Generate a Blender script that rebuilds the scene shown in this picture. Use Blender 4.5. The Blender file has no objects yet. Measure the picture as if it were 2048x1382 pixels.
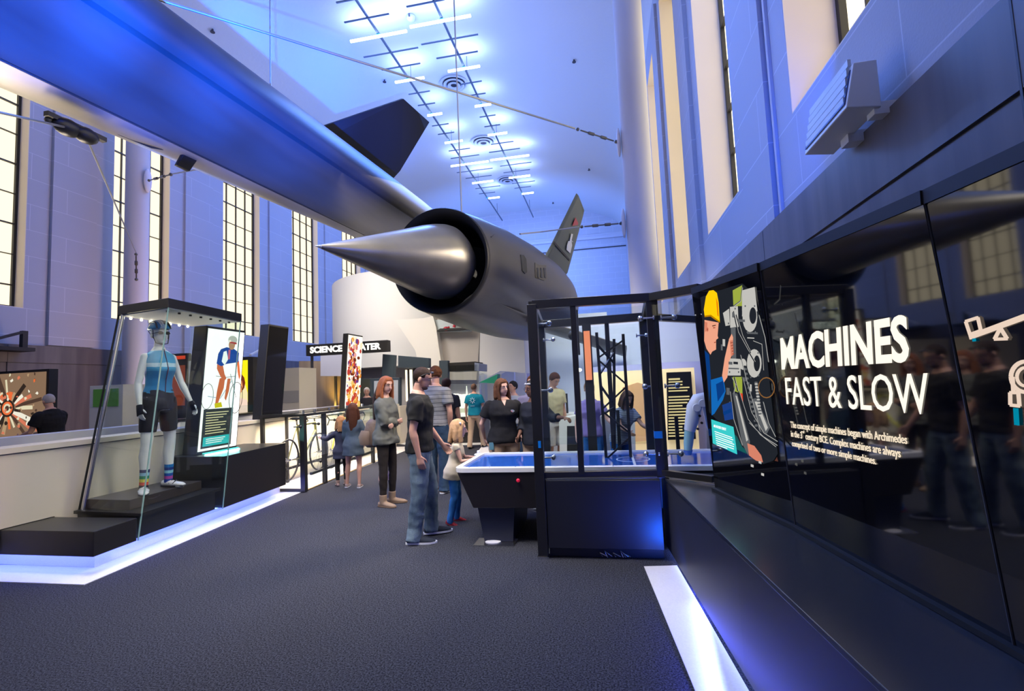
import bpy, bmesh, math, random
from mathutils import Vector, Matrix, noise
EXPOSURE=0.0
WINS=1.4
TUBES=12
UPW=24
DNW=300
SCW=40
LEDS=8
LEDP=11
CASEW=14
BIKEP=60
BENP=16
WINR=2.3
random.seed(7)
PI=math.pi
SC=bpy.context.scene
COL=SC.collection
# ------------------------------------------------------------------ camera
FPX=988.0
YAW,PITCH,ROLL=math.radians(10.8),math.radians(4.47),math.radians(-2.45)
CAM=Vector((0,0,1.5))
def _basis():
    cy,sy,cp,sp=math.cos(YAW),math.sin(YAW),math.cos(PITCH),math.sin(PITCH)
    f=Vector((-sy*cp,cy*cp,sp)); r=Vector((cy,sy,0)); u=r.cross(f)
    cr,sr=math.cos(ROLL),math.sin(ROLL)
    return cr*r+sr*u, -sr*r+cr*u, f
CR,CU,CF=_basis()
cd=bpy.data.cameras.new('camera'); co=bpy.data.objects.new('camera',cd); COL.objects.link(co)
cd.sensor_width=36; cd.lens=36*FPX/2048; cd.clip_start=.05; cd.clip_end=200
M=Matrix((CR,CU,-CF)).transposed().to_4x4(); M.translation=CAM
co.matrix_world=M; SC.camera=co
def ray(x,y): return (CF*FPX+CR*(x-1024)-CU*(y-691))/FPX
def onZ(x,y,z): d=ray(x,y); return CAM+d*((z-CAM.z)/d.z)
def onX(x,y,v): d=ray(x,y); return CAM+d*(v/d.x)
def onY(x,y,v): d=ray(x,y); return CAM+d*(v/d.y)
def at(x,y,D): return CAM+ray(x,y)*D
# ------------------------------------------------------------------ view
vs=SC.view_settings
vs.view_transform='Standard'; vs.look='None'; vs.gamma=1.0; vs.use_curve_mapping=False; vs.exposure=EXPOSURE
w=bpy.data.worlds.new('world'); SC.world=w; w.use_nodes=True
w.node_tree.nodes['Background'].inputs[0].default_value=(.25,.35,.8,1)
w.node_tree.nodes['Background'].inputs[1].default_value=.25
SC.cycles.use_denoising=True
SC.cycles.max_bounces=8; SC.cycles.transparent_max_bounces=24; SC.cycles.glossy_bounces=3; SC.cycles.diffuse_bounces=3
SC.cycles.sample_clamp_indirect=4.0
# ------------------------------------------------------------------ the hall's lights and added fill
def L(r,g,b):
    def c(v):
        v/=255.; return v/12.92 if v<=.04045 else ((v+.055)/1.055)**2.4
    return (c(r),c(g),c(b))
def area(loc,target,size,power,col,sy=None,spread=180):
    ld=bpy.data.lights.new('hall_and_fill_light','AREA'); ld.energy=power; ld.color=col
    ld.size=size; ld.spread=math.radians(spread)
    if sy: ld.shape='RECTANGLE'; ld.size_y=sy
    o=bpy.data.objects.new('hall_and_fill_light',ld); COL.objects.link(o); o.location=loc
    o.rotation_euler=(Vector(target)-Vector(loc)).to_track_quat('-Z','Y').to_euler()
    return o
def spot(loc,target,power,col,angle=60,blend=.6,r=.08):
    ld=bpy.data.lights.new('hall_and_fill_spot','SPOT'); ld.energy=power; ld.color=col
    ld.spot_size=math.radians(angle); ld.spot_blend=blend; ld.shadow_soft_size=r
    o=bpy.data.objects.new('hall_and_fill_spot',ld); COL.objects.link(o); o.location=loc
    o.rotation_euler=(Vector(target)-Vector(loc)).to_track_quat('-Z','Y').to_euler()
    return o
BLUE=(.10,.27,1.0); DEEP=(.006,.10,1.0); LEDC=(.060,.085,1.0); WARM=(1.0,.83,.62); NEUT=(1.0,.93,.85)
# added broad blue fill aimed up at the vault and at the right wall
area((-5.6,4,9.0),(-5.6,5,14),9,480,BLUE,sy=10)
area((-5.6,18,9.0),(-5.6,19,14),9,540,BLUE,sy=12)
area((-2.0,6,8.5),(1.7,6,5.0),2,330,BLUE,sy=14,spread=120)
# added deep blue spots in mid-air beside the viewer, aimed up at the belly of the jet
for tx,ty,tz,pw in ((-5.6,2.2,5.95,60000),(-5.5,3.8,6.0,60000),(-5.5,5.4,6.2,50000),(-5.4,7.2,6.5,46000),(-5.3,9.2,6.9,36000)):
    spot((-.4,.25,1.1),(tx,ty,tz),pw,DEEP,18,.8,.05)
area((-8.6,5.5,2.4),(-5.8,5.5,5.0),.6,120,WARM,sy=5,spread=110)  # added warm fill for the cream band under the chine
# added warm and neutral area fill, standing in for unseen track lights
area((-2.5,3.5,5.5),(-2.2,5.5,0),2.5,150,NEUT,sy=3,spread=85)
area((-.2,6.4,3.6),(-2.0,5.0,1.4),.8,45,WARM,sy=.8,spread=100)
area((-4,11,6.5),(-4,13,0),4,900,WARM,sy=5,spread=120)
area((-3.6,7.2,3.6),(-5.5,8.2,.9),.8,60,WARM,sy=2,spread=90)
area((-7.5,10.5,6.0),(-7.0,15.5,3.6),2.5,170,NEUT,sy=2,spread=120)
area((-2.0,10,4.6),(-4.5,16,3.2),1.0,120,NEUT,sy=1,spread=110)
area((.2,7.0,4.2),(.2,9.2,1.0),1.2,42,NEUT,sy=1.2,spread=90)
# deep blue glow of the toe light at the bench end
spot((.42,3.72,.06),(.20,4.36,.40),34,DEEP,85,1,.03)

# warm spill of the far-side exhibits on the left wall
area((-9.8,11,1.6),(-13,11,4.2),.6,130,(1.0,.62,.5),sy=14,spread=130)
# added blue fill on the far end wall
area((-5.6,28.5,8.5),(-5.6,34,10),9,650,BLUE,sy=3)

# ------------------------------------------------------------------ materials
MATS={}
def mat(name,col=(.8,.8,.8),rough=.5,metal=0,spec=.5,emit=None,es=1,bump=None,coat=0,grain=None,alpha=None):
    if name in MATS: return MATS[name]
    m=bpy.data.materials.new(name); m.use_nodes=True; nt=m.node_tree; b=nt.nodes['Principled BSDF']
    b.inputs['Base Color'].default_value=(*col,1); b.inputs['Roughness'].default_value=rough
    b.inputs['Metallic'].default_value=metal; b.inputs['Specular IOR Level'].default_value=spec
    b.inputs['Coat Weight'].default_value=coat
    if emit:
        b.inputs['Emission Color'].default_value=(*emit,1); b.inputs['Emission Strength'].default_value=es
    tc=None
    if bump or grain:
        tc=nt.nodes.new('ShaderNodeTexCoord')
    if bump:
        sc,st=bump
        n=nt.nodes.new('ShaderNodeTexNoise'); n.inputs['Scale'].default_value=sc; n.inputs['Detail'].default_value=4
        nt.links.new(tc.outputs['Object'],n.inputs['Vector'])
        bu=nt.nodes.new('ShaderNodeBump'); bu.inputs['Strength'].default_value=st; bu.inputs['Distance'].default_value=.02
        nt.links.new(n.outputs['Fac'],bu.inputs['Height']); nt.links.new(bu.outputs['Normal'],b.inputs['Normal'])
    if grain:
        sc,amt,col2=grain[:3]
        n=nt.nodes.new('ShaderNodeTexNoise'); n.inputs['Scale'].default_value=sc; n.inputs['Detail'].default_value=6
        mp=nt.nodes.new('ShaderNodeMapping')
        if len(grain)>3: mp.inputs['Scale'].default_value=grain[3]
        nt.links.new(tc.outputs['Object'],mp.inputs['Vector']); nt.links.new(mp.outputs[0],n.inputs['Vector'])
        r=nt.nodes.new('ShaderNodeValToRGB'); r.color_ramp.elements[0].position=.5-amt; r.color_ramp.elements[1].position=.5+amt
        r.color_ramp.elements[0].color=(*col,1); r.color_ramp.elements[1].color=(*col2,1)
        nt.links.new(n.outputs['Fac'],r.inputs['Fac']); nt.links.new(r.outputs[0],b.inputs['Base Color'])
    MATS[name]=m; return m
def emat(name,col,s=1.0):
    if name in MATS: return MATS[name]
    m=bpy.data.materials.new(name); m.use_nodes=True; nt=m.node_tree; nt.nodes.clear()
    e=nt.nodes.new('ShaderNodeEmission'); e.inputs[0].default_value=(*col,1); e.inputs[1].default_value=s
    o=nt.nodes.new('ShaderNodeOutputMaterial'); nt.links.new(e.outputs[0],o.inputs[0]); MATS[name]=m; return m
def glassmat(name,tint=(.93,.97,.96),refl=1.0,rough=.01):
    if name in MATS: return MATS[name]
    m=bpy.data.materials.new(name); m.use_nodes=True; nt=m.node_tree; nt.nodes.clear()
    t=nt.nodes.new('ShaderNodeBsdfTransparent'); t.inputs[0].default_value=(*tint,1)
    g=nt.nodes.new('ShaderNodeBsdfGlossy'); g.inputs['Roughness'].default_value=rough
    g.inputs[0].default_value=(refl,refl,refl,1)
    lw=nt.nodes.new('ShaderNodeLayerWeight'); lw.inputs['Blend'].default_value=.5
    pw=nt.nodes.new('ShaderNodeMath'); pw.operation='POWER'; pw.inputs[1].default_value=4.5; nt.links.new(lw.outputs['Facing'],pw.inputs[0])
    f=nt.nodes.new('ShaderNodeMath'); f.operation='MULTIPLY_ADD'; f.inputs[1].default_value=.85; f.inputs[2].default_value=.028; nt.links.new(pw.outputs[0],f.inputs[0])
    mx=nt.nodes.new('ShaderNodeMixShader'); o=nt.nodes.new('ShaderNodeOutputMaterial')
    nt.links.new(f.outputs[0],mx.inputs[0]); nt.links.new(t.outputs[0],mx.inputs[1]); nt.links.new(g.outputs[0],mx.inputs[2])
    nt.links.new(mx.outputs[0],o.inputs[0]); MATS[name]=m; return m
def blockwall(name,col,joint,plane,bw,bh,rough=.8):
    # painted masonry: faint joints; plane 'x' maps (y,z), plane 'y' maps (x,z)
    m=bpy.data.materials.new(name); m.use_nodes=True; nt=m.node_tree; b=nt.nodes['Principled BSDF']
    tc=nt.nodes.new('ShaderNodeTexCoord'); sp=nt.nodes.new('ShaderNodeSeparateXYZ'); cb=nt.nodes.new('ShaderNodeCombineXYZ')
    nt.links.new(tc.outputs['Object'],sp.inputs[0])
    nt.links.new(sp.outputs['Y' if plane=='x' else 'X'],cb.inputs[0]); nt.links.new(sp.outputs['Z'],cb.inputs[1])
    br=nt.nodes.new('ShaderNodeTexBrick'); br.inputs['Scale'].default_value=1; br.inputs['Mortar Size'].default_value=.006
    br.inputs['Brick Width'].default_value=bw; br.inputs['Row Height'].default_value=bh; br.inputs['Mortar Smooth'].default_value=.3
    br.inputs['Color1'].default_value=(*col,1); br.inputs['Color2'].default_value=(*[c*.97 for c in col],1); br.inputs['Mortar'].default_value=(*joint,1)
    nt.links.new(cb.outputs[0],br.inputs['Vector']); nt.links.new(br.outputs['Color'],b.inputs['Base Color'])
    b.inputs['Roughness'].default_value=rough
    n=nt.nodes.new('ShaderNodeTexNoise'); n.inputs['Scale'].default_value=60; bu=nt.nodes.new('ShaderNodeBump'); bu.inputs['Strength'].default_value=.15; bu.inputs['Distance'].default_value=.01
    nt.links.new(tc.outputs['Object'],n.inputs['Vector']); nt.links.new(n.outputs['Fac'],bu.inputs['Height']); nt.links.new(bu.outputs['Normal'],b.inputs['Normal'])
    MATS[name]=m; return m
# ------------------------------------------------------------------ mesh helpers
class G:
    def __init__(s,m=None): s.v=[];s.f=[];s.fm=[];s.ms=[];s.cur=0; s.m(m) if m else None
    def m(s,mt):
        if mt not in s.ms: s.ms.append(mt)
        s.cur=s.ms.index(mt); return s
    def add(s,vs_,fs):
        n=len(s.v); s.v+= [Vector(p) for p in vs_]
        for f in fs: s.f.append([i+n for i in f]); s.fm.append(s.cur)
        return s
    def box(s,lo,hi):
        x0,y0,z0=lo;x1,y1,z1=hi
        return s.hexa([(x0,y0,z0),(x1,y0,z0),(x1,y1,z0),(x0,y1,z0)],[(x0,y0,z1),(x1,y0,z1),(x1,y1,z1),(x0,y1,z1)])
    def hexa(s,a,b):
        return s.add(list(a)+list(b),[(3,2,1,0),(4,5,6,7),(0,1,5,4),(1,2,6,5),(2,3,7,6),(3,0,4,7)])
    def prism(s,pts,vec):
        n=len(pts); vec=Vector(vec); a=[Vector(p) for p in pts]; b=[p+vec for p in a]
        nrm=Vector((0,0,0))
        for i in range(n): nrm+=a[i].cross(a[(i+1)%n])
        if nrm.dot(vec)>0: a,b=b,a
        # a: face pointing away from vec
        fs=[tuple(range(n)),tuple(range(2*n-1,n-1,-1))]
        fs+=[(i,n+i,n+(i+1)%n,(i+1)%n) for i in range(n)]
        return s.add(a+b,fs)
    def bar(s,p,q,w,h=None,up=(0,0,1)):
        p,q=Vector(p),Vector(q); d=(q-p).normalized(); up=Vector(up)
        if abs(d.dot(up))>.95: up=Vector((0,1,0))
        x=d.cross(up).normalized(); y=x.cross(d).normalized(); h=h or w
        c=[x*w/2+y*h/2,-x*w/2+y*h/2,-x*w/2-y*h/2,x*w/2-y*h/2]
        return s.hexa([p+k for k in c],[q+k for k in c])
    def loft(s,rings,cap=True,closed=False):
        n=len(rings[0]); k=len(rings); vs_=[p for r in rings for p in r]; fs=[]
        for i in range(k if closed else k-1):
            a,b=i*n,((i+1)%k)*n
            for j in range(n): fs.append((a+j,a+(j+1)%n,b+(j+1)%n,b+j))
        if cap and not closed: fs.append(tuple(range(n-1,-1,-1))); fs.append(tuple(range((k-1)*n,k*n)))
        return s.add(vs_,fs)
    def tube(s,pts,rad,seg=10,cap=True,xref=None):
        pts=[Vector(p) for p in pts]; n=len(pts)
        if not isinstance(rad,(list,tuple)): rad=[rad]*n
        rings=[]; prev=None
        for i,p in enumerate(pts):
            t=(pts[min(i+1,n-1)]-pts[max(i-1,0)])
            t=t.normalized() if t.length>1e-9 else Vector((0,0,1))
            if xref is not None:
                x=Vector(xref); x=(x-t*x.dot(t)).normalized()
            else:
                if prev is None:
                    a=Vector((0,0,1)) if abs(t.z)<.9 else Vector((1,0,0)); x=t.cross(a).normalized()
                else:
                    x=(prev-t*prev.dot(t)); x=x.normalized() if x.length>1e-6 else prev
            prev=x; y=t.cross(x)
            r=rad[i]; a,b=(r if isinstance(r,(list,tuple)) else (r,r))
            rings.append([p+x*a*math.cos(2*PI*j/seg)+y*b*math.sin(2*PI*j/seg) for j in range(seg)])
        return s.loft(rings,cap)
    def cyl(s,p,q,r,seg=16): return s.tube([p,q],r,seg)
    def lathe(s,prof,o,axis,seg=32,cap=True):
        # prof: list of (t along axis, radius)
        o=Vector(o); ax=Vector(axis).normalized(); a=Vector((0,0,1)) if abs(ax.z)<.9 else Vector((1,0,0))
        x=ax.cross(a).normalized(); y=ax.cross(x)
        rings=[[o+ax*t+x*r*math.cos(2*PI*j/seg)+y*r*math.sin(2*PI*j/seg) for j in range(seg)] for t,r in prof]
        return s.loft(rings,cap)
    def ell(s,c,r,seg=16,rot=None):
        c=Vector(c); r=(r,r,r) if not isinstance(r,(list,tuple)) else r; rows=seg//2; rings=[]
        vs_=[];fs=[]
        for i in range(1,rows):
            th=PI*i/rows
            for j in range(seg):
                p=Vector((r[0]*math.sin(th)*math.cos(2*PI*j/seg),r[1]*math.sin(th)*math.sin(2*PI*j/seg),r[2]*math.cos(th)))
                vs_.append(c+(rot@p if rot else p))
        t=Vector((0,0,r[2])); vs_+= [c+(rot@t if rot else t),c-(rot@t if rot else t)]; T=len(vs_)-2
        for i in range(rows-2):
            for j in range(seg):
                a=i*seg+j;b=i*seg+(j+1)%seg; fs.append((a,a+seg,b+seg,b))
        for j in range(seg):
            fs.append((T,j,(j+1)%seg)); fs.append((T+1,(rows-2)*seg+(j+1)%seg,(rows-2)*seg+j))
        return s.add(vs_,fs)
    def mesh(s,name):
        me=bpy.data.meshes.new(name); me.from_pydata([tuple(p) for p in s.v],[],s.f)
        for mt in s.ms: me.materials.append(mt)
        if len(s.ms)>1: me.polygons.foreach_set('material_index',s.fm)
        me.validate(); me.update(); return me
    def build(s,name,parent=None,smooth=0,bevel=0,xf=None):
        me=s.mesh(name)
        bm=bmesh.new(); bm.from_mesh(me); bmesh.ops.recalc_face_normals(bm,faces=bm.faces); bm.to_mesh(me); bm.free()
        if smooth:
            me.polygons.foreach_set('use_smooth',[True]*len(me.polygons)); me.set_sharp_from_angle(angle=math.radians(smooth))
        o=bpy.data.objects.new(name,me); COL.objects.link(o)
        if parent:
            o.parent=parent
            if xf is None: o.matrix_parent_inverse=parent.matrix_world.inverted()
        if bevel:
            b=o.modifiers.new('edge','BEVEL'); b.width=bevel; b.segments=2; b.limit_method='ANGLE'
        return o
def P(b,name,parent,**k): return b.build(name,parent,**k)
def empty(name,loc,rz=0):
    o=bpy.data.objects.new(name,None); COL.objects.link(o); o.location=loc; o.rotation_euler=(0,0,rz); o.empty_display_size=.1
    o.matrix_world=Matrix.Translation(Vector(loc))@Matrix.Rotation(rz,4,'Z'); return o
def tag(o,label,cat=None,group=None,kind=None):
    if label: o['label']=label
    if cat: o['category']=cat
    if group: o['group']=group
    if kind: o['kind']=kind
    return o
def struct(o,label,cat='building part'):
    o['kind']='structure'; o['label']=label; o['category']=cat; return o
def text_mesh(s,size,bold=0.0,sx=1.0,extrude=.004,align='LEFT',leading=1.0):
    cu=bpy.data.curves.new('lettering','FONT'); cu.body=s; cu.size=size; cu.offset=bold; cu.extrude=extrude
    cu.align_x=align; cu.space_line=leading; cu.resolution_u=3
    o=bpy.data.objects.new('tmp',cu); COL.objects.link(o); dg=bpy.context.evaluated_depsgraph_get(); dg.update()
    me=bpy.data.meshes.new_from_object(o.evaluated_get(dg)); bpy.data.objects.remove(o); 
    for v in me.vertices: v.co.x*=sx
    return me
def lettering(s,o0,xd,yd,size,m,parent,name='lettering',bold=0,sx=1.0,extrude=.003,align='LEFT',shear=None,leading=1.0):
    me=text_mesh(s,size,bold,sx,extrude,align,leading); me.materials.clear(); me.materials.append(m)
    xd=Vector(xd).normalized(); yd=Vector(yd); n=xd.cross(yd).normalized(); yd=yd.normalized()
    for v in me.vertices: v.co=Vector(o0)+xd*v.co.x+yd*v.co.y+n*v.co.z
    o=bpy.data.objects.new(name,me); COL.objects.link(o)
    if parent: o.parent=parent; o.matrix_parent_inverse=parent.matrix_world.inverted()
    return o
# ================================================================== SETTING
XL,XR,YB,YF=-13.1,1.72,34.0,-5.0
ZS=11.5; XC=(XL+XR)/2; HW=(XR-XL)/2; RISE=2.3
def ceil_z(x): return ZS+RISE*math.sqrt(max(0,1-((x-XC)/HW)**2))
m_plL=blockwall('painted_blocks_side',(.44,.46,.54),(.60,.62,.70),'x',1.5,.62)
m_plB=blockwall('painted_blocks_end',(.55,.56,.62),(.75,.75,.8),'y',.9,.4)
m_ceil=mat('ceiling_plaster',(.66,.68,.70),.85,bump=(9,.25))
m_dado=mat('granite_dado',(.09,.085,.1),.35,grain=(1.3,.22,(.16,.145,.15),(4,4,.35)))
m_dado.node_tree.nodes['Principled BSDF'].inputs['Specular IOR Level'].default_value=.4
m_trim=mat('dark_joint',(.05,.05,.06),.5)
m_terr=mat('white_terrazzo',(.78,.78,.80),.45,grain=(90,.06,(.82,.82,.84)))
m_black=mat('black_laminate',(.012,.012,.014),.32,spec=.5)
m_blackm=mat('black_matte',(.010,.010,.011),.6)
m_blackg=mat('black_gloss',(.006,.006,.007),.06,spec=.6)
m_white=mat('white_paint',(.78,.77,.74),.55)
m_steel=mat('brushed_steel',(.6,.6,.62),.25,metal=1)
m_glass=glassmat('clear_glass')
# window glow: frosted panes lit from outside
m_winL=emat('daylight_pane',(1.0,.87,.62),WINS)
m_winR=emat('daylight_pane_bright',(1.0,.87,.62),WINR)
m_jamb=mat('window_reveal_plaster',(.92,.80,.62),.8)
m_mull=mat('window_steel',(.02,.02,.022),.5)
# floor : carpet
def carpet():
    m=bpy.data.materials.new('speckled_carpet'); m.use_nodes=True; nt=m.node_tree; b=nt.nodes['Principled BSDF']
    tc=nt.nodes.new('ShaderNodeTexCoord'); n=nt.nodes.new('ShaderNodeTexNoise'); n.inputs['Scale'].default_value=310; n.inputs['Detail'].default_value=3
    n2=nt.nodes.new('ShaderNodeTexNoise'); n2.inputs['Scale'].default_value=100; n2.inputs['Detail'].default_value=4
    nt.links.new(tc.outputs['Object'],n.inputs['Vector']); nt.links.new(tc.outputs['Object'],n2.inputs['Vector'])
    mx=nt.nodes.new('ShaderNodeMath'); mx.operation='ADD'; nt.links.new(n.outputs['Fac'],mx.inputs[0]); nt.links.new(n2.outputs['Fac'],mx.inputs[1])
    r=nt.nodes.new('ShaderNodeValToRGB'); r.color_ramp.elements[0].position=.43; r.color_ramp.elements[1].position=.57
    h=nt.nodes.new('ShaderNodeMath'); h.operation='MULTIPLY'; h.inputs[1].default_value=.5; nt.links.new(mx.outputs[0],h.inputs[0])
    r.color_ramp.elements[0].color=(.008,.0085,.012,1); r.color_ramp.elements[1].color=(.075,.080,.105,1)
    nt.links.new(h.outputs[0],r.inputs['Fac']); nt.links.new(r.outputs[0],b.inputs['Base Color']); b.inputs['Roughness'].default_value=.95
    b.inputs['Specular IOR Level'].default_value=.1
    bu=nt.nodes.new('ShaderNodeBump'); bu.inputs['Strength'].default_value=.5; bu.inputs['Distance'].default_value=.006
    nt.links.new(n.outputs['Fac'],bu.inputs['Height']); nt.links.new(bu.outputs['Normal'],b.inputs['Normal']); return m
fl=G(carpet()); fl.box((XL-.6,YF-.2,-.2),(XR+.7,YB+.2,0)); struct(fl.build('floor'),'dark grey speckled carpet floor','floor')
# ceiling vault
cg=G(m_ceil); N=48
prof=[(XC-HW*math.cos(PI*i/N)) for i in range(N+1)]
lo=[(x,ceil_z(x)) for x in prof]
rings=[]
for y in (YF-.2,YB+.2):
    rings.append([Vector((x,y,z)) for x,z in lo]+[Vector((x,y,z+.3)) for x,z in reversed(lo)])
cg.loft(rings,True); struct(cg.build('ceiling',smooth=30),'shallow white plaster barrel vault ceiling washed in blue light','ceiling')
# side walls with real openings
WZ0,WZ1=3.72,10.6
left_w=[(-8.7,-6.85)] ; left_w=[(8.93-3.93*k-1.85,8.93-3.93*k) for k in (3,2,1,0)]+[(10.97,12.76),(14.93,16.82),(18.85,20.8),(22.95,24.9),(26.9,28.8),(30.6,32.4)]
right_w=[(4.59-3.66*k-1.85,4.59-3.66*k) for k in (2,1,0)]+[(6.4,8.31),(10.05,11.87),(13.6,15.4),(17.2,19.1),(20.9,22.8),(24.5,26.4),(28.2,30.1)]
def sidewall(name,X,s,wins,z0):
    T=.62; g=G(m_plL)
    xa,xb=(X-T,X) if s<0 else (X,X+T)
    g.box((xa,YF,0),(xb,YB,z0)); g.box((xa,YF,WZ1),(xb,YB,ZS+.5))
    ys=[YF]+[v for w_ in wins for v in w_]+[YB]
    for i in range(0,len(ys),2): g.box((xa,ys[i],z0),(xb,ys[i+1],WZ1))
    # shallow raised panel on every pier
    for i in range(2,len(ys)-2,2):
        a,b=ys[i],ys[i+1]; q=(b-a)*.24; k=.07*(-s)
        x0,x1=sorted((X,X+k)); g.box((x0,a+q,2.9),(x1,b-q,WZ1+.3))
    struct(g.build(name),'tall painted masonry wall pierced by high windows','wall')
sidewall('wall_left',XL,-1,left_w,3.72); sidewall('wall_right',XR,1,right_w,3.76)
def window(i,X,s,y0,y1,z0):
    D=.28 if s<0 else .45; g=G(m_jamb); e=.012
    xo=X+s*D; xi=X-s*0.0
    x0,x1=sorted((X+s*.002,xo))
    g.box((x0,y0,z0),(x1,y0+e,WZ1)); g.box((x0,y1-e,z0),(x1,y1,WZ1)); g.box((x0,y0+e,WZ1-e),(x1,y1-e,WZ1)); g.box((x0,y0+e,z0),(x1,y1-e,z0+e))
    o=g.build('window_%d'%i); o['kind']='structure'; o['category']='window'
    o['label']=('tall frosted window with dark steel bars in the %s wall, number %d from the near end'%('left' if s<0 else 'right',i if s<0 else i-len(left_w)))
    f=G(m_mull); xf=sorted((xo-s*.03,xo+s*.03)); n=4
    def fb(a,b): f.box((xf[0],a[0],a[1]),(xf[1],b[0],b[1]))
    fb((y0+e,z0+e),(y0+.07,WZ1-e)); fb((y1-.07,z0+e),(y1-e,WZ1-e)); fb((y0+.07,z0+e),(y1-.07,z0+.07)); fb((y0+.07,WZ1-.08),(y1-.07,WZ1-e))
    for k in range(1,n): yy=y0+(y1-y0)*k/n; fb((yy-.009,z0+.07),(yy+.009,WZ1-.08))
    k=0; z=z0+.55
    while z<WZ1-.3:
        hh=.028 if k%2==0 else .014
        fb((y0+.07,z-hh/2),(y1-.07,z+hh/2)); z+=.72; k+=1
    f.build('window_frame',o)
    p=G(m_winL if s<0 else m_winR); xp=sorted((xo+s*.032,xo+s*.05)); p.box((xp[0],y0+e,z0+e),(xp[1],y1-e,WZ1-e)); p.build('glass_pane',o)
i=1
for w_ in left_w: window(i,XL,-1,*w_,3.72); i+=1
for w_ in right_w: window(i,XR,1,*w_,3.76); i+=1
# end walls
g=G(m_plB); g.box((XL-.62,YB,0),(XR+.62,YB+.4,14.2)); struct(g.build('wall_back'),'far end wall of blue-lit painted brick under the vault','wall')
g=G(m_plB); g.box((XL-.62,YF-.4,0),(XR+.62,YF,14.2)); struct(g.build('wall_front'),'end wall behind the viewer','wall')
# cornice on the back wall
g=G(mat('cornice_plaster',(.6,.6,.66),.8)); g.box((XL,YB-.22,11.2),(XR,YB,11.38)); g.box((XL,YB-.12,11.38),(XR,YB,11.55)); g.m(m_trim); g.box((XL,YB-.06,10.55),(XR,YB,10.62))
struct(g.build('trim_1'),'moulded cornice across the far end wall','cornice')
# dado
def dado(name,x0,x1,z,lab):
    g=G(m_dado); g.box((x0,YF,0),(x1,YB,z-.42)); g.box((x0-.012 if x0>0 else x0,YF,z-.405),(x1 if x0>0 else x1+.012,YB,z))
    g.m(m_trim); g.box((x0+.01,YF,z-.42),(x1-.01,YB,z-.405)); 
    y=YF+.8
    while y<YB:
        if x0>0: g.box((x0-.014,y-.006,0),(x0+.002,y+.006,z-.01))
        else: g.box((x1-.002,y-.006,0),(x1+.014,y+.006,z-.01))
        y+=3.2
    struct(g.build(name),lab,'wall cladding')
dado('trim_2',XL,XL+.08,2.87,'dark streaked granite wainscot along the left wall')
dado('trim_3',XR-.06,XR,2.97,'dark streaked granite wainscot along the right wall')
# moulded pilaster strips seen on the right wall
g=G(mat('pilaster_paint',(.6,.6,.66),.8))
for a in (5.18,4.95): g.box((XR-.03,a,2.98),(XR,a+.05,ZS))
struct(g.build('trim_4'),'thin vertical mouldings between the near right windows','moulding')
# round columns
for (px0,px1,lab) in ((247,298,'smooth round plaster column in front of the left wall windows'),(1258,1318,'smooth round plaster column close to the right wall')):
    a=onY(px0,540,11.0).x; b=onY(px1,540,11.0).x
    cr=(b-a)/2*math.cos(math.atan2(abs(a+b)/2,11.0))
    g=G(mat('column_plaster',(.60,.60,.66),.7)); g.lathe([(0,cr),(12.6,cr)],((a+b)/2,11.0,0),(0,0,1),40)
    o=g.build('round_column',smooth=40); tag(o,lab,'column',kind='structure')
    if px0>1000: COLR=((a+b)/2,cr)
    else: COLL=((a+b)/2,cr)
# terrazzo strips set in the carpet
def slab(name,pts,z0,z1,m,lab,cat='floor strip',kind='structure',parent=None):
    g=G(m); g.prism([Vector((p[0],p[1],z0)) for p in pts],(0,0,z1-z0)); o=g.build(name,parent)
    if not parent: tag(o,lab,cat,kind=kind)
    return o
slab('trim_5',[(.197,4.187),(.455,4.226),(.571,2.62),(.75,.6),(.42,.6),(.324,2.595)],0,.006,m_terr,'white terrazzo strip in the carpet along the dark bench')
slab('trim_6',[(-9.5,3.40),(-4.33,3.45),(-4.63,6.34),(-4.85,9.68),(-4.95,12.2),(-5.6,12.2),(-5.55,3.8),(-9.5,3.7)],0,.006,m_terr,'white lit terrazzo strip round the left exhibit plinth')
tp=[onZ(*p,0) for p in [(884,905),(1002,905),(1180,905),(1180,862),(960,862),(884,868)]]
slab('trim_7',[(-2.9,10.4),(1.6,10.4),(1.6,17),(-7.6,17),(-6.2,13.2),(-5.0,12.3),(-3.2,12.3)],0,.006,m_terr,'white terrazzo floor in the back gallery')
# ================================================================== CEILING LIGHTS
ZT=13.1
m_track=mat('track_metal',(.16,.2,.26),.5,metal=.6)
m_tube=emat('led_tube',(.55,.78,1.0),TUBES)
m_cyan=mat('led_mount',(.05,.5,.6),.5)
tracks=[]
for nm,xa,lab in (('left',-6.72,'long ceiling rail with crossbars, the left one of the pair'),('right',-4.5,'long ceiling rail with crossbars, the right one of the pair')):
    r=empty('light_rail',(xa,10.5,ZT)); tag(r,lab,'ceiling rail',group='rails under the vault')
    g=G(m_track); g.box((xa-.03,10.5,ZT-.03),(xa+.03,33.6,ZT+.03)); g.build('rail',r)
    for y in (12,17,22,27,32):
        h=G(m_track); h.cyl((xa,y,ZT+.03),(xa,y,ceil_z(xa)+.02),.012,8); h.build('hanger',r)
    tracks.append(r)
tubes=[((703,85),(812,60)),((822,57),(940,28)),((791,165),(848,155)),((897,144),(959,131)),((855,231),(884,227)),((950,213),(982,208)),
 ((890,286),(925,281)),((976,271),(1014,265)),((903,334),(976,321)),((981,321),(1058,310)),((945,367),(986,361)),((1018,356),(1060,351)),((977,397),(999,394)),((1044,388),(1067,385))]
words=['nearest on the left rail, a long one','nearest on the right rail, a long one','second on the left rail','second on the right rail','third on the left rail','third on the right rail','fourth on the left rail','fourth on the right rail','fifth on the left rail, a long one','fifth on the right rail, a long one','sixth on the left rail','sixth on the right rail','farthest on the left rail','farthest on the right rail']
tinfo=[]
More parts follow.
